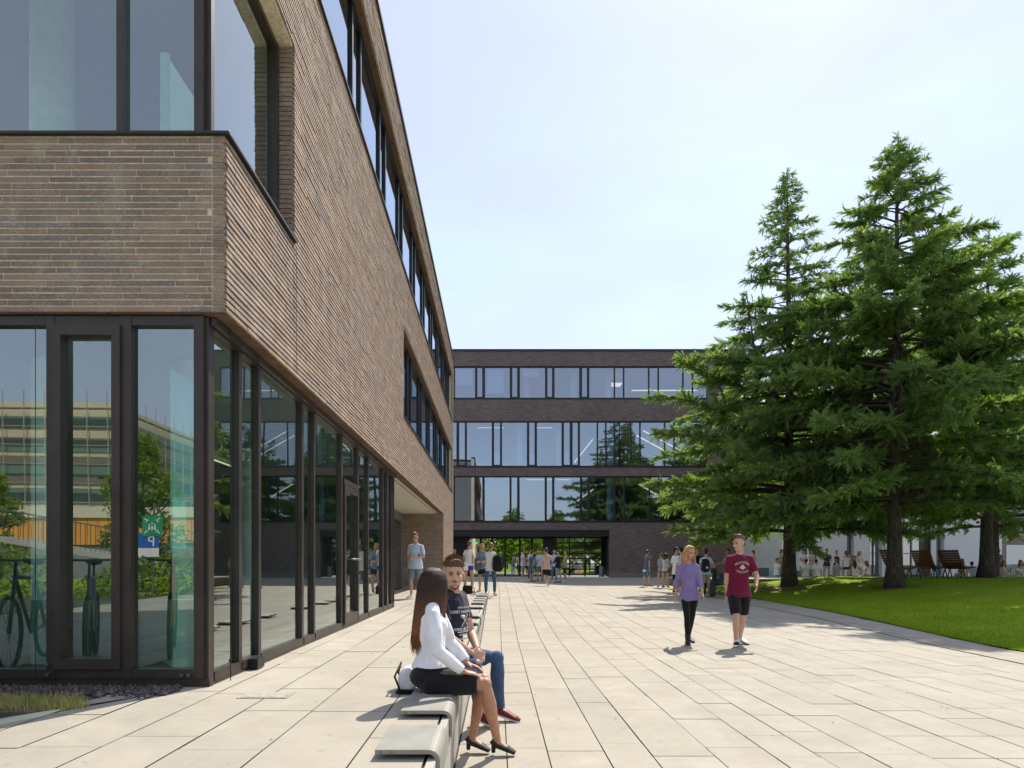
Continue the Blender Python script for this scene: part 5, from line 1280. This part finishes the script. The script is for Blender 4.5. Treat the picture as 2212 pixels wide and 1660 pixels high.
# man
mx_,my_=-.42,5.74; rzm=R(-118)
JM=loc(mx_,my_,-1.39,rzm,dict(pel=(-.425,5.74,-.81),chest=(-.405,5.72,-.44),neck=(-.39,5.705,-.24),
  hipR=(-.46,5.65,-.83),hipL=(-.40,5.82,-.83),knR=(-.185,5.40,-.845),knL=(-.005,5.72,-.825),anR=(-.15,5.60,-1.29),anL=(.02,5.80,-1.295),toeR=(-.03,5.53,-1.35),toeL=(.155,5.765,-1.355),
  shR=(-.48,5.54,-.30),shL=(-.325,5.87,-.30),elR=(-.42,5.40,-.60),elL=(-.235,5.86,-.615),wrR=(-.215,5.46,-.745),wrL=(-.165,5.60,-.745),
  fdR=(.75,.45,-.25),fdL=(.25,-.85,-.35),psR=(.2,.2,1),psL=(-.9,-.2,.2),head=(-.372,5.66,-.098),up=(.03,-.03,1),rt=(-.46,-.88,0)))
JM['hy']=R(-54)
def xm(rt,J,s,H3,cm):
    h=J['head']; M3=J['hm'].to_3x3()
    q=MB(); q.tube([H3((-.018,.091,-.0525)),H3((0,.097,-.0495)),H3((.018,.091,-.0525))],[.0015,.0028,.0015],6); q.tube([H3((0,.087,-.0775)),H3((0,.086,-.083))],.003,6)
    q.tube([H3((-.030,.074,-.083)),H3((-.018,.086,-.106)),H3((0,.088,-.113)),H3((.018,.086,-.106)),H3((.030,.074,-.083))],[.003,.005,.007,.005,.003],8); q.build('beard',hairmat((.07,.035,.02)),rt,True)
    q=MB(); q.tube([H3((-.013,.0905,-.0625)),H3((.013,.0905,-.0625))],.0022,6); q.build('teeth',mat('teeth',(.7,.68,.62),.4),rt,True)
    r=np.random.default_rng(8); q=MB()
    for i in range(1500):
        a=r.uniform(0,6.283); b=abs(r.normal(0,.62)); b=min(b,1.45); p=V3((math.sin(b)*math.cos(a)*.082,math.sin(b)*math.sin(a)*.092-.02,.05+math.cos(b)*.084)); 
        if p.y>.045 and p.z<.088: continue
        d=V3((p.x*4+r.normal(0,.3),.5+r.normal(0,.3),.8+r.normal(0,.3))).normalized()*r.uniform(.014,.032); q.tube([H3(p),H3(p+d*.6),H3(p+d+V3((r.normal(0,.003),.003,0)))],[.003,.0026,.0006],4,cap=False)
    hp=[c for c in rt.children if c.name.startswith('hair')][0]; q.build('strands',hairmat((.20,.11,.055)),hp,True)  # strands lighter than the base hair: sunlight on the curls put into the colour
    # print on the shirt
    up=J['up'];rx=J['rt'];fw=up.cross(rx); c0=jn(J['chest'],J['neck'],.02)
    R3=Matrix((-rx,up,fw)).transposed() if False else Matrix(((-rx.x,up.x,fw.x),(-rx.y,up.y,fw.y),(-rx.z,up.z,fw.z)))
    R3=Matrix(((rx.x,up.x,rx.cross(up).x),(rx.y,up.y,rx.cross(up).y),(rx.z,up.z,rx.cross(up).z)))
    pr=bpy.data.objects.new('shirt_print',None); link(pr,rt)
    wp=mat('print_white',(.72,.72,.72),.8,var=.03)
    # text curves around the chest: each glyph mesh is bent onto an elliptic shirt front
    def bent(body,size,zoff,al='CENTER'):
        o=text(body,size,(0,0,0),(0,0,0),wp,None,'tmpl',.0008,al); me=o.data; n=len(me.vertices); co=np.empty(n*3,dtype=np.float32); me.vertices.foreach_get('co',co); co=co.reshape(-1,3)
        A,B_=.182*s,.136*s; th_=co[:,0]/A; X=A*np.sin(th_); Y=B_*np.cos(th_)+co[:,2]; Z=co[:,1]+zoff
        w3=np.array(c0)+X[:,None]*-np.array(rx)+Y[:,None]*np.array(fw)+Z[:,None]*np.array(up); return o,w3
    outs=MB()
    for body,size,zo in (('PONY GUYS WEST',.022,.085),('OLDEST HANDCRAFTED',.034,.045),('C 4',.032,-.022),('HORSE ACADEMY',.034,-.105),('CARE DEPT.',.026,-.15),('GREAT BRITAIN',.022,-.185)):
        o,w3=bent(body,size,zo-.03)
        if body=='C 4': w3=w3-np.array(rx)*.065
        outs.add([tuple(v) for v in w3],[tuple(p.vertices) for p in o.data.polygons]); bpy.data.objects.remove(o)
    def PT(x_,z_):
        A,B_=.182*s,.138*s; t_=x_/A; return J['chest']+up*.0+(c0-J['chest'])+ -rx*(A*math.sin(t_))+fw*(B_*math.cos(t_))+up*(z_-.03)
    for a_,b_ in (((-.045,-.07),(.05,.03)),((-.045,.02),(.055,-.065)),((-.06,.03),(-.03,.01)),((.06,-.05),(.045,-.08)),((-.09,-.118),(.09,-.118)),((.035,.035),(.06,.02))):
        pts=[PT(a_[0]+(b_[0]-a_[0])*t_,a_[1]+(b_[1]-a_[1])*t_) for t_ in (0,.5,1)]; outs.tube(pts,.0032,5)
    outs.ball(PT(-.03,.015),(.02,.02,.015),10,6)
    pr_me=outs.build('shirt_print',wp,rt); bpy.data.objects.remove(pr)
    q=MB(); wr=J['wrL']; el=J['elL']; d=(wr-el).normalized(); q.tube([wr-d*.035,wr-d*.012],[.031,.030],14); q.build('bracelet',mat('bracelet',(.22,.15,.07),.6),rt,True)
    for S_ in 'RL':
        q=MB(); an=J['an'+S_]; d=(J['kn'+S_]-an).normalized(); q.tube([an+d*.02,an+d*.08],[.042,.040],12); q.build('sock',cloth('sock_olive',(.12,.09,.025)),rt,True)
    q=MB(); kp=J['knR']; q.ball(kp+V3((.0,0,0))+ (J['knR']-J['hipR']).normalized()*.035+V3((0,0,.037)),(.03,.022,.022),12,8); q.build('ripped_knee',skin(SKIN),rt,True)
    q=MB(); c_=J['neck']
    q.tube([c_+V3((.03,.045,.055)),c_+rx*-.07+fw*.10+up*-.06,c_+rx*-.085+fw*.13+up*-.18,c_+rx*-.08+fw*.14+up*-.40],.0025,5); q.build('earphone_cable',mat('cable',(.6,.6,.6)),rt,True)
person('seated man in navy printed tee, ripped blue jeans and dark red shoes',mx_,my_,-1.39,rzm,1.86,
  dict(sit=1,J=JM,curl=.5,hem=-.05,fk=24,fat=.96),top=(cloth('cloth_navy',(.022,.024,.042)),'tee'),bot=(cloth('cloth_denim',(.055,.10,.19),.6),'jeans'),shoe=((.16,.012,.015),'trainer'),hair=((.10,.055,.03),'curly'),det=2,sleeve=.62,extra=xm)
# handbag behind the woman
b=thing('handbag','white and black handbag lying on the terrace behind the seated woman','bag',(-.66,4.93,ZT)); q=MB(); q.tube([(0,-.10,.10),(0,-.08,.10),(0,.08,.10),(0,.10,.10)],[(.05,.07),(.075,.10),(.075,.10),(.05,.07)],16,ref=(1,0,0)); remesh(q,'bag_body',cloth('bag_white',(.7,.72,.75)),b,.012,2)
q=MB(); q.tube([(0,-.11,.018),(0,.11,.018)],[(.09,.02),(.09,.02)],12,ref=(1,0,0)); q.build('bag_base',cloth('cloth_blk',(.014,.014,.016)),b,True)
q=MB(); q.tube([(-.05,-.12,.03),(-.095,-.09,.13),(-.06,0,.22),(-.095,.09,.13),(-.05,.12,.03)],.008,6); q.build('handle',cloth('cloth_blk',(.014,.014,.016)),b,True)
# ------------------------------------------------------------------ the walking pair
def xw2(rt,J,s,H3,cm):
    hp=[c for c in rt.children if c.name.startswith('hair')][0]; r=np.random.default_rng(5); q=MB(); hm=J['hm'].to_3x3()
    for i in range(260):
        a=r.uniform(-2.1,2.1); dr=V3((math.sin(a),-math.cos(a),0)); pts=[H3((.01*math.copysign(1,a),.02,.118))]
        for t in (.3,.6,1.0): th_=t*math.pi/2; pts.append(H3(V3((0,-.012,.032))+V3((dr.x*.088*math.sin(th_),dr.y*.108*math.sin(th_),.094*math.cos(th_)))))
        L=r.uniform(.17,.24); l_=pts[-1]
        for k_ in (.33,.66,1): pts.append(l_+V3((dr.x*.02*k_+r.normal(0,.006)-.0*k_,-.01*k_,-L*k_)))
        q.tube(pts,[.0015,.003,.0035,.004,.004,.003,.0008],4,cap=False)
    q.build('strands',hairmat((.66,.44,.20)),hp,True)
w2=gz(3.31,11.3)
person('walking blonde woman in lilac blouse and black trousers, looking down to her left',3.31,11.32,w2,R(180),1.69,
  dict(sex='f',scoop=1,tilt=2,legR=(17,-2,6),legL=(-13,-2,26),footL=-.5,armR=(-16,9,-2,-4),armL=(16,8,30,-2),yaw=22,nod=13,hem=-.14,loose=1.0,curl=.3,slv=1.1,legf=.98,bw=.88,shin_spread=-3,fk=20),
  top=(cloth('cloth_lilac',(.25,.20,.42),.5),'blouse'),bot=(cloth('cloth_blkt',(.012,.012,.014)),'jeans'),shoe=((.012,.012,.012),'boot'),hair=(blond,'bob'),det=1,sleeve=1.5,extra=xw2)
def xm2(rt,J,s,H3,cm):
    up=J['up'];rx=J['rt'];fw=up.cross(rx); c0=jn(J['chest'],J['neck'],.12); wp=mat('print_cream',(.62,.52,.42),.8,var=.03); A,B_=.192*s,.130*s; out=MB()
    def put(body,size,rad,zc,a_span,flip=1):
        n=len(body)
        for i,chh in enumerate(body):
            if chh==' ': continue
            o=text(chh,size,(0,0,0),(0,0,0),wp,None,'tmpl',.001,'CENTER'); t_=(i-(n-1)/2)/max(1,(n-1))*a_span; cx=math.sin(t_)*rad; cz=flip*(math.cos(t_))*rad*.62+zc; rot=-t_*flip*.8
            vs=[]
            for v in o.data.vertices:
                x_,z_=v.co.x,v.co.y-size*.35; X=cx+x_*math.cos(rot)-z_*math.sin(rot); Z=cz+x_*math.sin(rot)+z_*math.cos(rot); th_=X/A
                vs.append(tuple(c0+(-rx)*(A*math.sin(th_))+fw*(B_*math.cos(th_)+v.co.z+.006)+up*Z))
            out.add(vs,[tuple(p.vertices) for p in o.data.polygons]); bpy.data.objects.remove(o)
    put('MUSKOKA',.058,.135,-.035,1.9); put('CANADA',.052,.115,-.045,1.7,-1); put('18',.032,.001,-.04,0.01)
    out2=MB()
    def PT(x_,z_,o_=.008): th_=x_/A; return c0+(-rx)*(A*math.sin(th_))+fw*(B_*math.cos(th_)+o_)+up*z_
    for (x_,z_,r_) in ((-.02,-.035,.02),(.02,-.035,.02),(0,-.015,.024),(0,-.055,.022),(-.038,-.045,.012),(.038,-.045,.012)): out2.ball(PT(x_,z_,.002),(r_,r_*.3+.004,r_),10,6)
    out.add(out2.v,out2.f); out.build('shirt_print',wp,rt)
w3=gz(4.07,11.1)
person('walking man in maroon printed tee, black shorts and white shoes, turned to the blonde woman',4.08,11.1,w3,R(180),1.86,
  dict(legR=(21,1,2),legL=(-12,2,22),tilt=-2,footR=.15,armR=(-6,7,2,0),armL=(22,11,52,18),yaw=-66,nod=5,hem=-.13,loose=.98,curl=.55,bw=1.03,fk=20,solec=1),
  top=(cloth('cloth_maroon',(.17,.010,.042),.5),'tee'),bot=(cloth('cloth_blks',(.013,.013,.015)),'knee'),shoe=((.74,.73,.72),'trainer'),hair=((.14,.075,.035),'quiff'),skc=(.58,.35,.25),det=1,sleeve=.78,extra=xm2)
# ------------------------------------------------------------------ everyone else
def P_(**k): return k
def far(lab,dx,y,H,rz,P,top,bot,shoe,hair,z=None,**k):
    x=pd(dx,y); zz=gz(x,y) if z is None else z
    rr=random.Random(int(dx*7)); 
    if not P.get('sit'):
        a=rr.choice((-1,1))*rr.uniform(2,9); P.setdefault('legR',(a,rr.uniform(2,6),rr.uniform(0,6)+max(0,a))); P.setdefault('legL',(-a*.6,rr.uniform(2,6),rr.uniform(0,5)+max(0,-a)))
        P.setdefault('lean',rr.uniform(-4,6)); P.setdefault('tilt',rr.uniform(-3,3)); P.setdefault('twist',rr.uniform(-8,8))
    P.setdefault('yaw',rr.uniform(-35,35)); P.setdefault('nod',rr.uniform(-4,14))
    for k_ in ('armR','armL'): P.setdefault(k_,rr.choice(((6,9,16,4),(-8,10,6,0),(16,10,60,30),(-12,14,40,-20),(4,24,52,58),(10,8,24,8))))
    return person(lab,x,y,zz,R(rz),H,P,top,bot,shoe,hair,**k)
crossed=dict(armR=(28,6,70,62),armL=(26,6,74,62))
mouth=dict(armR=(30,8,150,18))
# three women near the end of the low wall
g1='students chatting at the far end of the low wall'
far('woman with hair bun, white tee and blue sports shorts',1012,21,1.66,-25,P_(sex='f',hem=.0,armR=(-14,10,8,10),armL=(-16,8,14,30),yaw=-20),(W,'tee'),((.05,.05,.42),'hot'),bare,(auburn,'bun'),group=g1,det=1,sleeve=.45)
far('blonde woman in denim jacket and black dress with folded arms facing the camera',1043,22.3,1.63,170,P_(sex='f',skl=.35,legR=(4,2,0),legL=(-2,6,0),**crossed),((.16,.24,.32),'jacket'),(BLK,'skirt'),((.2,.13,.08),'trainer'),(blond,'long'),group=g1,det=1,sleeve=1.1)
far('woman in white top and blue jeans seen from behind carrying a black rucksack',1059,21,1.68,-5,P_(sex='f',legR=(2,7,0),legL=(-2,7,0),armL=(24,6,80,50),armR=(6,8,20,8),cuff=.86),(W,'tee'),((.06,.12,.22),'jeans'),((.5,.33,.3),'trainer'),(ginger,'ponytail'),group=g1,det=1,sleeve=.3)
backpack('rucksack','black leather rucksack hanging from the shoulder of the woman in jeans',(pd(1075,20.9),20.8,gz(pd(1075,20.9),20.8)+1.05),R(-12),(.014,.013,.014),1.15)
backpack('rucksack','grey rucksack hanging beside the blonde woman in the denim jacket',(pd(1030,22.2),22.15,gz(pd(1030,22.2),22)+.98),R(60),(.10,.115,.135),.95)
hb=thing('handbag','dark brown handbag standing on the paving by the bare ankles','bag',(pd(1010,20.6),20.6,gz(pd(1010,20.6),20.6))); q=MB(); q.tube([(0,0,0),(0,0,.02),(0,0,.2),(0,0,.27)],[(.14,.07),(.17,.085),(.16,.075),(.13,.05)],14,ref=(1,0,0)); remesh(q,'bag_body',cloth('brown_leather',(.03,.018,.014)),hb,.012,2)
q=MB(); q.tube([(.12,0,.22),(.2,0,.2),(.22,0,.05),(.19,0,.0)],.012,6); q.build('handle',cloth('brown_leather',(.03,.018,.014)),hb,True)
ppr=thing('paper_sheets','white papers held behind her back by the woman with the bun','papers',(pd(1004,20.75),20.7,gz(pd(1010,20.6),20.6)+.86),R(20)); q=MB(); q.box(-.11,.11,-.01,.01,-.12,.12); q.build('sheets',M['white'],ppr)
# man with rucksack by the undercut
def glasses(rt,J,s,H3,cm):
    q=MB()
    for x_ in (-.033,.033):
        n=12; q.tube([H3((x_+.022*math.cos(i*6.283/n),.1,.002+.017*math.sin(i*6.283/n))) for i in range(n+1)],.0022,5,cap=False)
    q.tube([H3((-.011,.102,.004)),H3((.011,.102,.004))],.0022,5); q.build('glasses',mat('black_plastic',(.01,.01,.01),.3),rt,True)
far('man with glasses in pale blue shirt and denim shorts by the brick pier',897.5,18,1.78,168,P_(legR=(6,3,6),legL=(-4,3,6),armL=(12,16,78,48),armR=(-4,8,4,0),hem=-.12,loose=1.06,yaw=-10),((.58,.68,.80),'shirt'),((.22,.28,.30),'knee'),sh_w,(ginger,'quiff'),z=ZT,det=1,sleeve=.85,extra=glasses)
backpack('rucksack','black rucksack on the back of the man in the pale blue shirt',(pd(901,18),18.15,ZT+1.22),R(168),(.015,.015,.018),1.0)
far('man in dark grey shirt leaning in the shade beside the brick pier',982,38,1.78,150,P_(armR=(28,6,70,62)),((.07,.07,.075),'shirt'),((.05,.05,.06),'jeans'),sh_b,(dark,'short'),skc=SKT)
# group in the shade of the far building
g2='young men standing in a circle before the entrance'
far('man in red striped tee and grey shorts at the left of the entrance group',1129.6,36.6,1.80,-80,P_(),(M.get('stripe') or W,'tee'),((.22,.24,.27),'knee'),sh_w,(brown,'buzz'),group=g2)
far('dark haired man in white shirt half hidden behind the teal tee',1146,37.9,1.82,-120,P_(),((.62,.68,.76),'shirt'),((.10,.13,.2),'jeans'),sh_w,(dark,'quiff'),group=g2,sleeve=.8)
far('shorter man in teal tee and grey shorts with hands behind him',1149.5,36.2,1.68,-50,P_(armR=(-10,12,-4,20)),((.05,.14,.16),'tee'),((.16,.17,.18),'knee'),sh_b,(dark,'short'),group=g2)
far('bearded man in light blue shirt and khaki shorts facing the camera',1166.6,37.6,1.80,175,P_(armR=(20,8,60,20)),((.45,.6,.78),'shirt'),((.24,.22,.17),'knee'),sh_b,(dark,'short'),group=g2,sleeve=.7,skc=SKT)
far('blond man mostly hidden behind the man with the cap',1177,38.2,1.78,180,P_(),((.6,.6,.6),'tee'),((.1,.1,.1),'knee'),sh_w,(blond,'short'),group=g2)
far('man in dark cap, beige tee and black shorts walking with raised hand',1180.5,31,1.80,12,P_(legR=(16,3,4),legL=(-20,3,42),armR=(40,38,150,30),armL=(0,8,10,0),loose=1.1,hem=-.14),((.56,.40,.32),'tee'),(BLK,'knee'),((.5,.48,.42),'trainer'),((.05,.05,.06),'cap'),det=1,sleeve=.8)
far('tall man in light blue shirt turned to the man in the black pullover',1197.5,37.5,1.84,200,P_(),((.5,.62,.8),'shirt'),((.2,.24,.3),'jeans'),sh_w,(dark,'quiff'),group=g2,sleeve=.8)
far('man in black pullover and light blue shorts',1205.5,36.2,1.76,60,P_(armL=(26,8,80,40)),((.018,.018,.02),'tee'),((.28,.38,.55),'short'),((.15,.08,.04),'trainer'),(brown,'buzz'),group=g2,sleeve=1.85)
far('man in yellow olive tee and dark green shorts at the right of the group',1220.5,36.8,1.80,75,P_(armL=(10,8,40,20)),((.40,.38,.20),'tee'),((.025,.05,.04),'knee'),sh_w,(brown,'short'),group=g2)
# groups left of the walking pair
g3='people talking between the dark building and the walking pair'
far('man in blue tee and denim shorts lifting a hand to his mouth',1397,32.8,1.80,-65,P_(armL=(34,8,150,12),armR=(-6,12,2,4),legR=(3,7,0),legL=(-3,7,0)),((.075,.12,.22),'tee'),((.10,.17,.26),'knee'),((.02,.025,.05),'trainer'),(brown,'quiff'),group=g3)
far('girl with a hair bun, grey tee and blue shorts',1427.8,31.8,1.66,-20,P_(sex='f',**crossed),((.25,.30,.34),'tee'),((.08,.16,.28),'hot'),sh_b,(auburn,'bun'),group=g3)
far('girl with straight brown hair, striped tee and navy shorts',1437,31.4,1.64,-35,P_(sex='f',**crossed),(M.get('stripe2') or W,'tee'),((.03,.04,.08),'hot'),sh_b,(brown,'bob'),group=g3)
far('man in white tee and black shorts seen half behind the blonde woman',1461,27.0,1.84,-60,P_(hem=-.2),((.72,.74,.78),'tee'),(BLK,'knee'),((.3,.03,.04),'trainer'),(dark,'quiff'),group=g3,sleeve=.8)
far('dark haired man in white shirt directly behind the blonde woman',1472,26.0,1.84,30,P_(),((.76,.77,.80),'tee'),((.4,.42,.38),'knee'),sh_w,(dark,'short'),group=g3,sleeve=.8)
far('man in black tee looking left, standing behind the blonde woman at right',1506,29,1.84,140,P_(),(BLK,'tee'),((.05,.05,.06),'jeans'),sh_b,(brown,'quiff'),group=g3)
far('man in pale blue tee and khaki shorts seen from behind with a black backpack',1524,24.3,1.76,5,P_(legR=(3,4,0)),((.5,.62,.72),'tee'),((.38,.30,.2),'knee'),sh_w,(dark,'short'),group=g3,det=1)
backpack('backpack','black backpack with white emblem on the back of the man in pale blue tee',(pd(1524,24.1),24.1,gz(8,24.1)+1.18),R(5),(.016,.017,.025),1.05,emblem=True)
far('man in dark tee sitting on a folding chair',1546,24.6,1.78,80,P_(sit=1,seat_h=.46,legR=(85,22,50),legL=(85,4,4),armR=(38,8,95,20),armL=(34,10,80,10),lean=8),((.035,.035,.04),'tee'),((.05,.055,.07),'jeans'),((.3,.3,.32),'trainer'),(brown,'quiff'),group=g3,det=1)
fc=thing('folding_chair','dark folding chair under the sitting man in the dark tee','chair',(pd(1549,24.7),24.7,gz(8.3,24.7)),R(80)); q=MB(); q.box(-.22,.22,-.2,.22,.42,.455); q.build('seat',M['frame2'],fc)
q=MB(); q.box(-.22,.22,-.26,-.235,.55,.88); q.build('backrest',M['frame2'],fc)
for sx in (-.2,.2):
    for a_,b_ in (((sx,-.25,.88),(sx,.22,0)),((sx,.2,.43),(sx,-.28,0))): q=MB(); q.tube([a_,b_],.013,6); q.build('leg',M['steel'],fc)
backpack('rucksack','grey rucksack hung over the back of the folding chair',(pd(1556,24.8),24.85,gz(8.5,24.8)+.72),R(80),(.12,.12,.11),.85)
backpack('rucksack','olive rucksack standing on the paving beside the folding chair',(pd(1537,24.2),24.1,gz(8.1,24.1)+.25),R(20),(.05,.055,.04),.9)
far('man in grey tee with forearms stretched out behind the man in maroon',1571,27.2,1.80,100,P_(armR=(40,10,85,10),armL=(40,10,88,10)),((.25,.27,.27),'tee'),((.10,.16,.26),'jeans'),sh_w,(dark,'short'),group=g3)
far('man in grey tee and pinkish trousers right behind the man in maroon',1629,34,1.80,60,P_(),((.34,.35,.30),'tee'),((.45,.33,.3),'jeans'),sh_w,(brown,'short'))
# platform: standing
g4='students standing behind the long platform'; g5='students sitting on the long platform with their backs turned'
zb=lambda y:-1.02
far('man in white printed tee perched on the platform edge left of the first trunk',1678,35.6,1.78,-75,P_(sit=1,seat_h=.42,legR=(40,4,-4),legL=(70,4,0),armR=(20,8,50,20),armL=(30,8,70,20)),(W,'tee'),((.09,.09,.1),'knee'),sh_w,(ginger,'buzz'),z=-1.05)
far('man in olive tee half hidden by the first trunk',1688,37,1.78,90,P_(),((.28,.27,.14),'tee'),((.05,.09,.1),'jeans'),sh_w,(brown,'short'),z=-1.04,group=g4)
far('bearded man in cap and white tee with lettering, first of the standing row',1736,38,1.80,175,P_(**crossed),(W,'tee'),((.07,.1,.16),'jeans'),sh_w,((.05,.035,.03),'cap'),z=zb(38),group=g4,skc=SKT)
far('fair headed man in pink tee with lettering, second of the standing row',1753,38,1.80,180,P_(**crossed),((.72,.62,.62),'tee'),((.3,.28,.3),'jeans'),sh_w,(blond,'buzz'),z=zb(38),group=g4)
far('man in navy tee and khaki trousers with a paper cup in his hand',1786,37.4,1.82,180,P_(armR=(14,14,80,10),armL=(14,12,78,30)),((.045,.055,.085),'tee'),((.52,.44,.30),'jeans'),sh_w,(dark,'short'),z=zb(37),group=g4,skc=SKT)
far('woman in black tank top with hair tied up',1807,38,1.72,185,P_(sex='f',armR=(20,8,60,20)),(BLK,'tank'),((.05,.05,.06),'jeans'),sh_w,(auburn,'bun'),z=zb(38),group=g4)
far('woman in white off shoulder top and dark shorts seen from behind',1827.5,36.8,1.72,-20,P_(sex='f',armR=(10,8,60,30)),(W,'offsh'),((.06,.045,.045),'short'),sh_w,(auburn,'bob'),z=zb(37),group=g4)
far('man in grey green tee behind the woman with the off shoulder top',1842,38.4,1.78,170,P_(),((.16,.2,.17),'tee'),((.1,.1,.1),'jeans'),sh_w,(brown,'short'),z=zb(38),group=g4)
far('woman in white sleeveless top with chin length fair hair, last of the standing row',1855,37.2,1.68,190,P_(sex='f',**crossed),(W,'tank'),((.3,.3,.3),'jeans'),sh_w,(ginger,'bob'),z=zb(37),group=g4)
for dx,lab,tp,hr,sx_,ln,ry,ar in ((1740.5,'dark haired man in white tee propping himself on both arms',(.74,.71,.62),(dark,'short'),'m',-4,-4,(-22,22,-16,0)),
  (1764,'black haired man in white tee sitting second in the row on the platform',W,(dark,'short'),'m',4,0,(-8,16,0,0)),
  (1808,'ginger haired man in grey tee sitting on the platform',(.33,.34,.35),(ginger,'short'),'m',3,4,(-14,18,-8,0)),
  (1847,'long haired woman in white sleeveless top sitting on the platform',(.78,.75,.66),(brown,'long'),'f',3,0,(10,12,40,20))):
    far(lab,dx,35.1,1.80 if sx_=='m' else 1.7,ry,P_(sex=sx_,sit=1,seat_h=0.0,lean=ln,legR=(88,8,10),legL=(88,8,10),armR=ar,armL=ar,hem=-.04),(tp,'tee' if sx_=='m' else 'tank'),((.08,.08,.09),'jeans'),sh_w,hr,z=-.725,group=g5)
far('woman in white top and patterned skirt sitting sideways at the right end of the row',1871.6,35.0,1.68,80,P_(sex='f',sit=1,seat_h=0,legR=(86,6,-40),legL=(84,4,-35),armR=(30,8,80,10),armL=(26,8,80,10)),(W,'tank'),((.35,.28,.2),'skirt'),sh_w,(auburn,'long'),z=-.725,group=g5)
cu=thing('paper_cup','white paper cup in the hand of the man in navy tee','cup',(pd(1777.5,37),37.0,.03)); q=MB(); q.tube([(0,0,0),(0,0,.16)],[.055,.075],14); q.build('cup',M['white'],cu)
# right
far('long haired woman in lime green top sitting behind the right lounger',2078.5,33.5,1.66,-10,P_(sex='f',sit=1,seat_h=0.1,lean=2),((.35,.36,.11),'tee'),((.3,.3,.3),'jeans'),sh_w,(auburn,'long'),z=-.725)
far('man in grey tee bending forward, left of the rightmost trunk',2104,34,1.78,-15,P_(sit=1,seat_h=0.0,lean=24),((.40,.41,.42),'tee'),((.12,.12,.14),'jeans'),sh_w,(dark,'short'),z=-.79)
far('blonde woman in white top sitting right of the rightmost trunk',2150,34,1.64,20,P_(sex='f',sit=1,seat_h=0.0),(W,'tee'),((.3,.3,.3),'jeans'),sh_w,(blond,'long'),z=-.75)
far('bearded man in dark grey tee standing with a cup at the right',2155.5,37,1.80,185,P_(armR=(20,10,75,30),armL=(20,10,70,30)),((.10,.11,.125),'tee'),((.05,.05,.06),'jeans'),sh_b,(dark,'short'),z=-1.0,skc=SKT)
far('woman in strappy top and pale skirt eating while sitting on the pale bench',2168,29.7,1.66,172,P_(sex='f',sit=1,seat_h=.0,legR=(76,3,4),legL=(80,3,8),armR=(20,10,75,25),armL=(36,10,140,16),yaw=8),((.62,.50,.36),'tank'),((.62,.63,.68),'skirt'),bare,(auburn,'long'),z=-.735,det=1)
far('woman in white off shoulder top and black trousers at the right picture edge',2205,29.8,1.70,150,P_(sex='f',sit=1,seat_h=.0,legR=(80,4,-10),legL=(84,4,0),armR=(30,10,80,30),armL=(30,10,90,20)),(W,'offsh'),(BLK,'jeans'),sh_b,(auburn,'long'),z=-.735,det=1)
# napkin
nk_=thing('napkin','white napkin in the hand of the man in the blue tee','napkin',(pd(1398.5-7,32.6),32.55,gz(7.4,32.6)+.80)); q=MB(); q.ball((0,0,0),(.09,.05,.06)); q.build('crumpled_paper',M['white'],nk_)
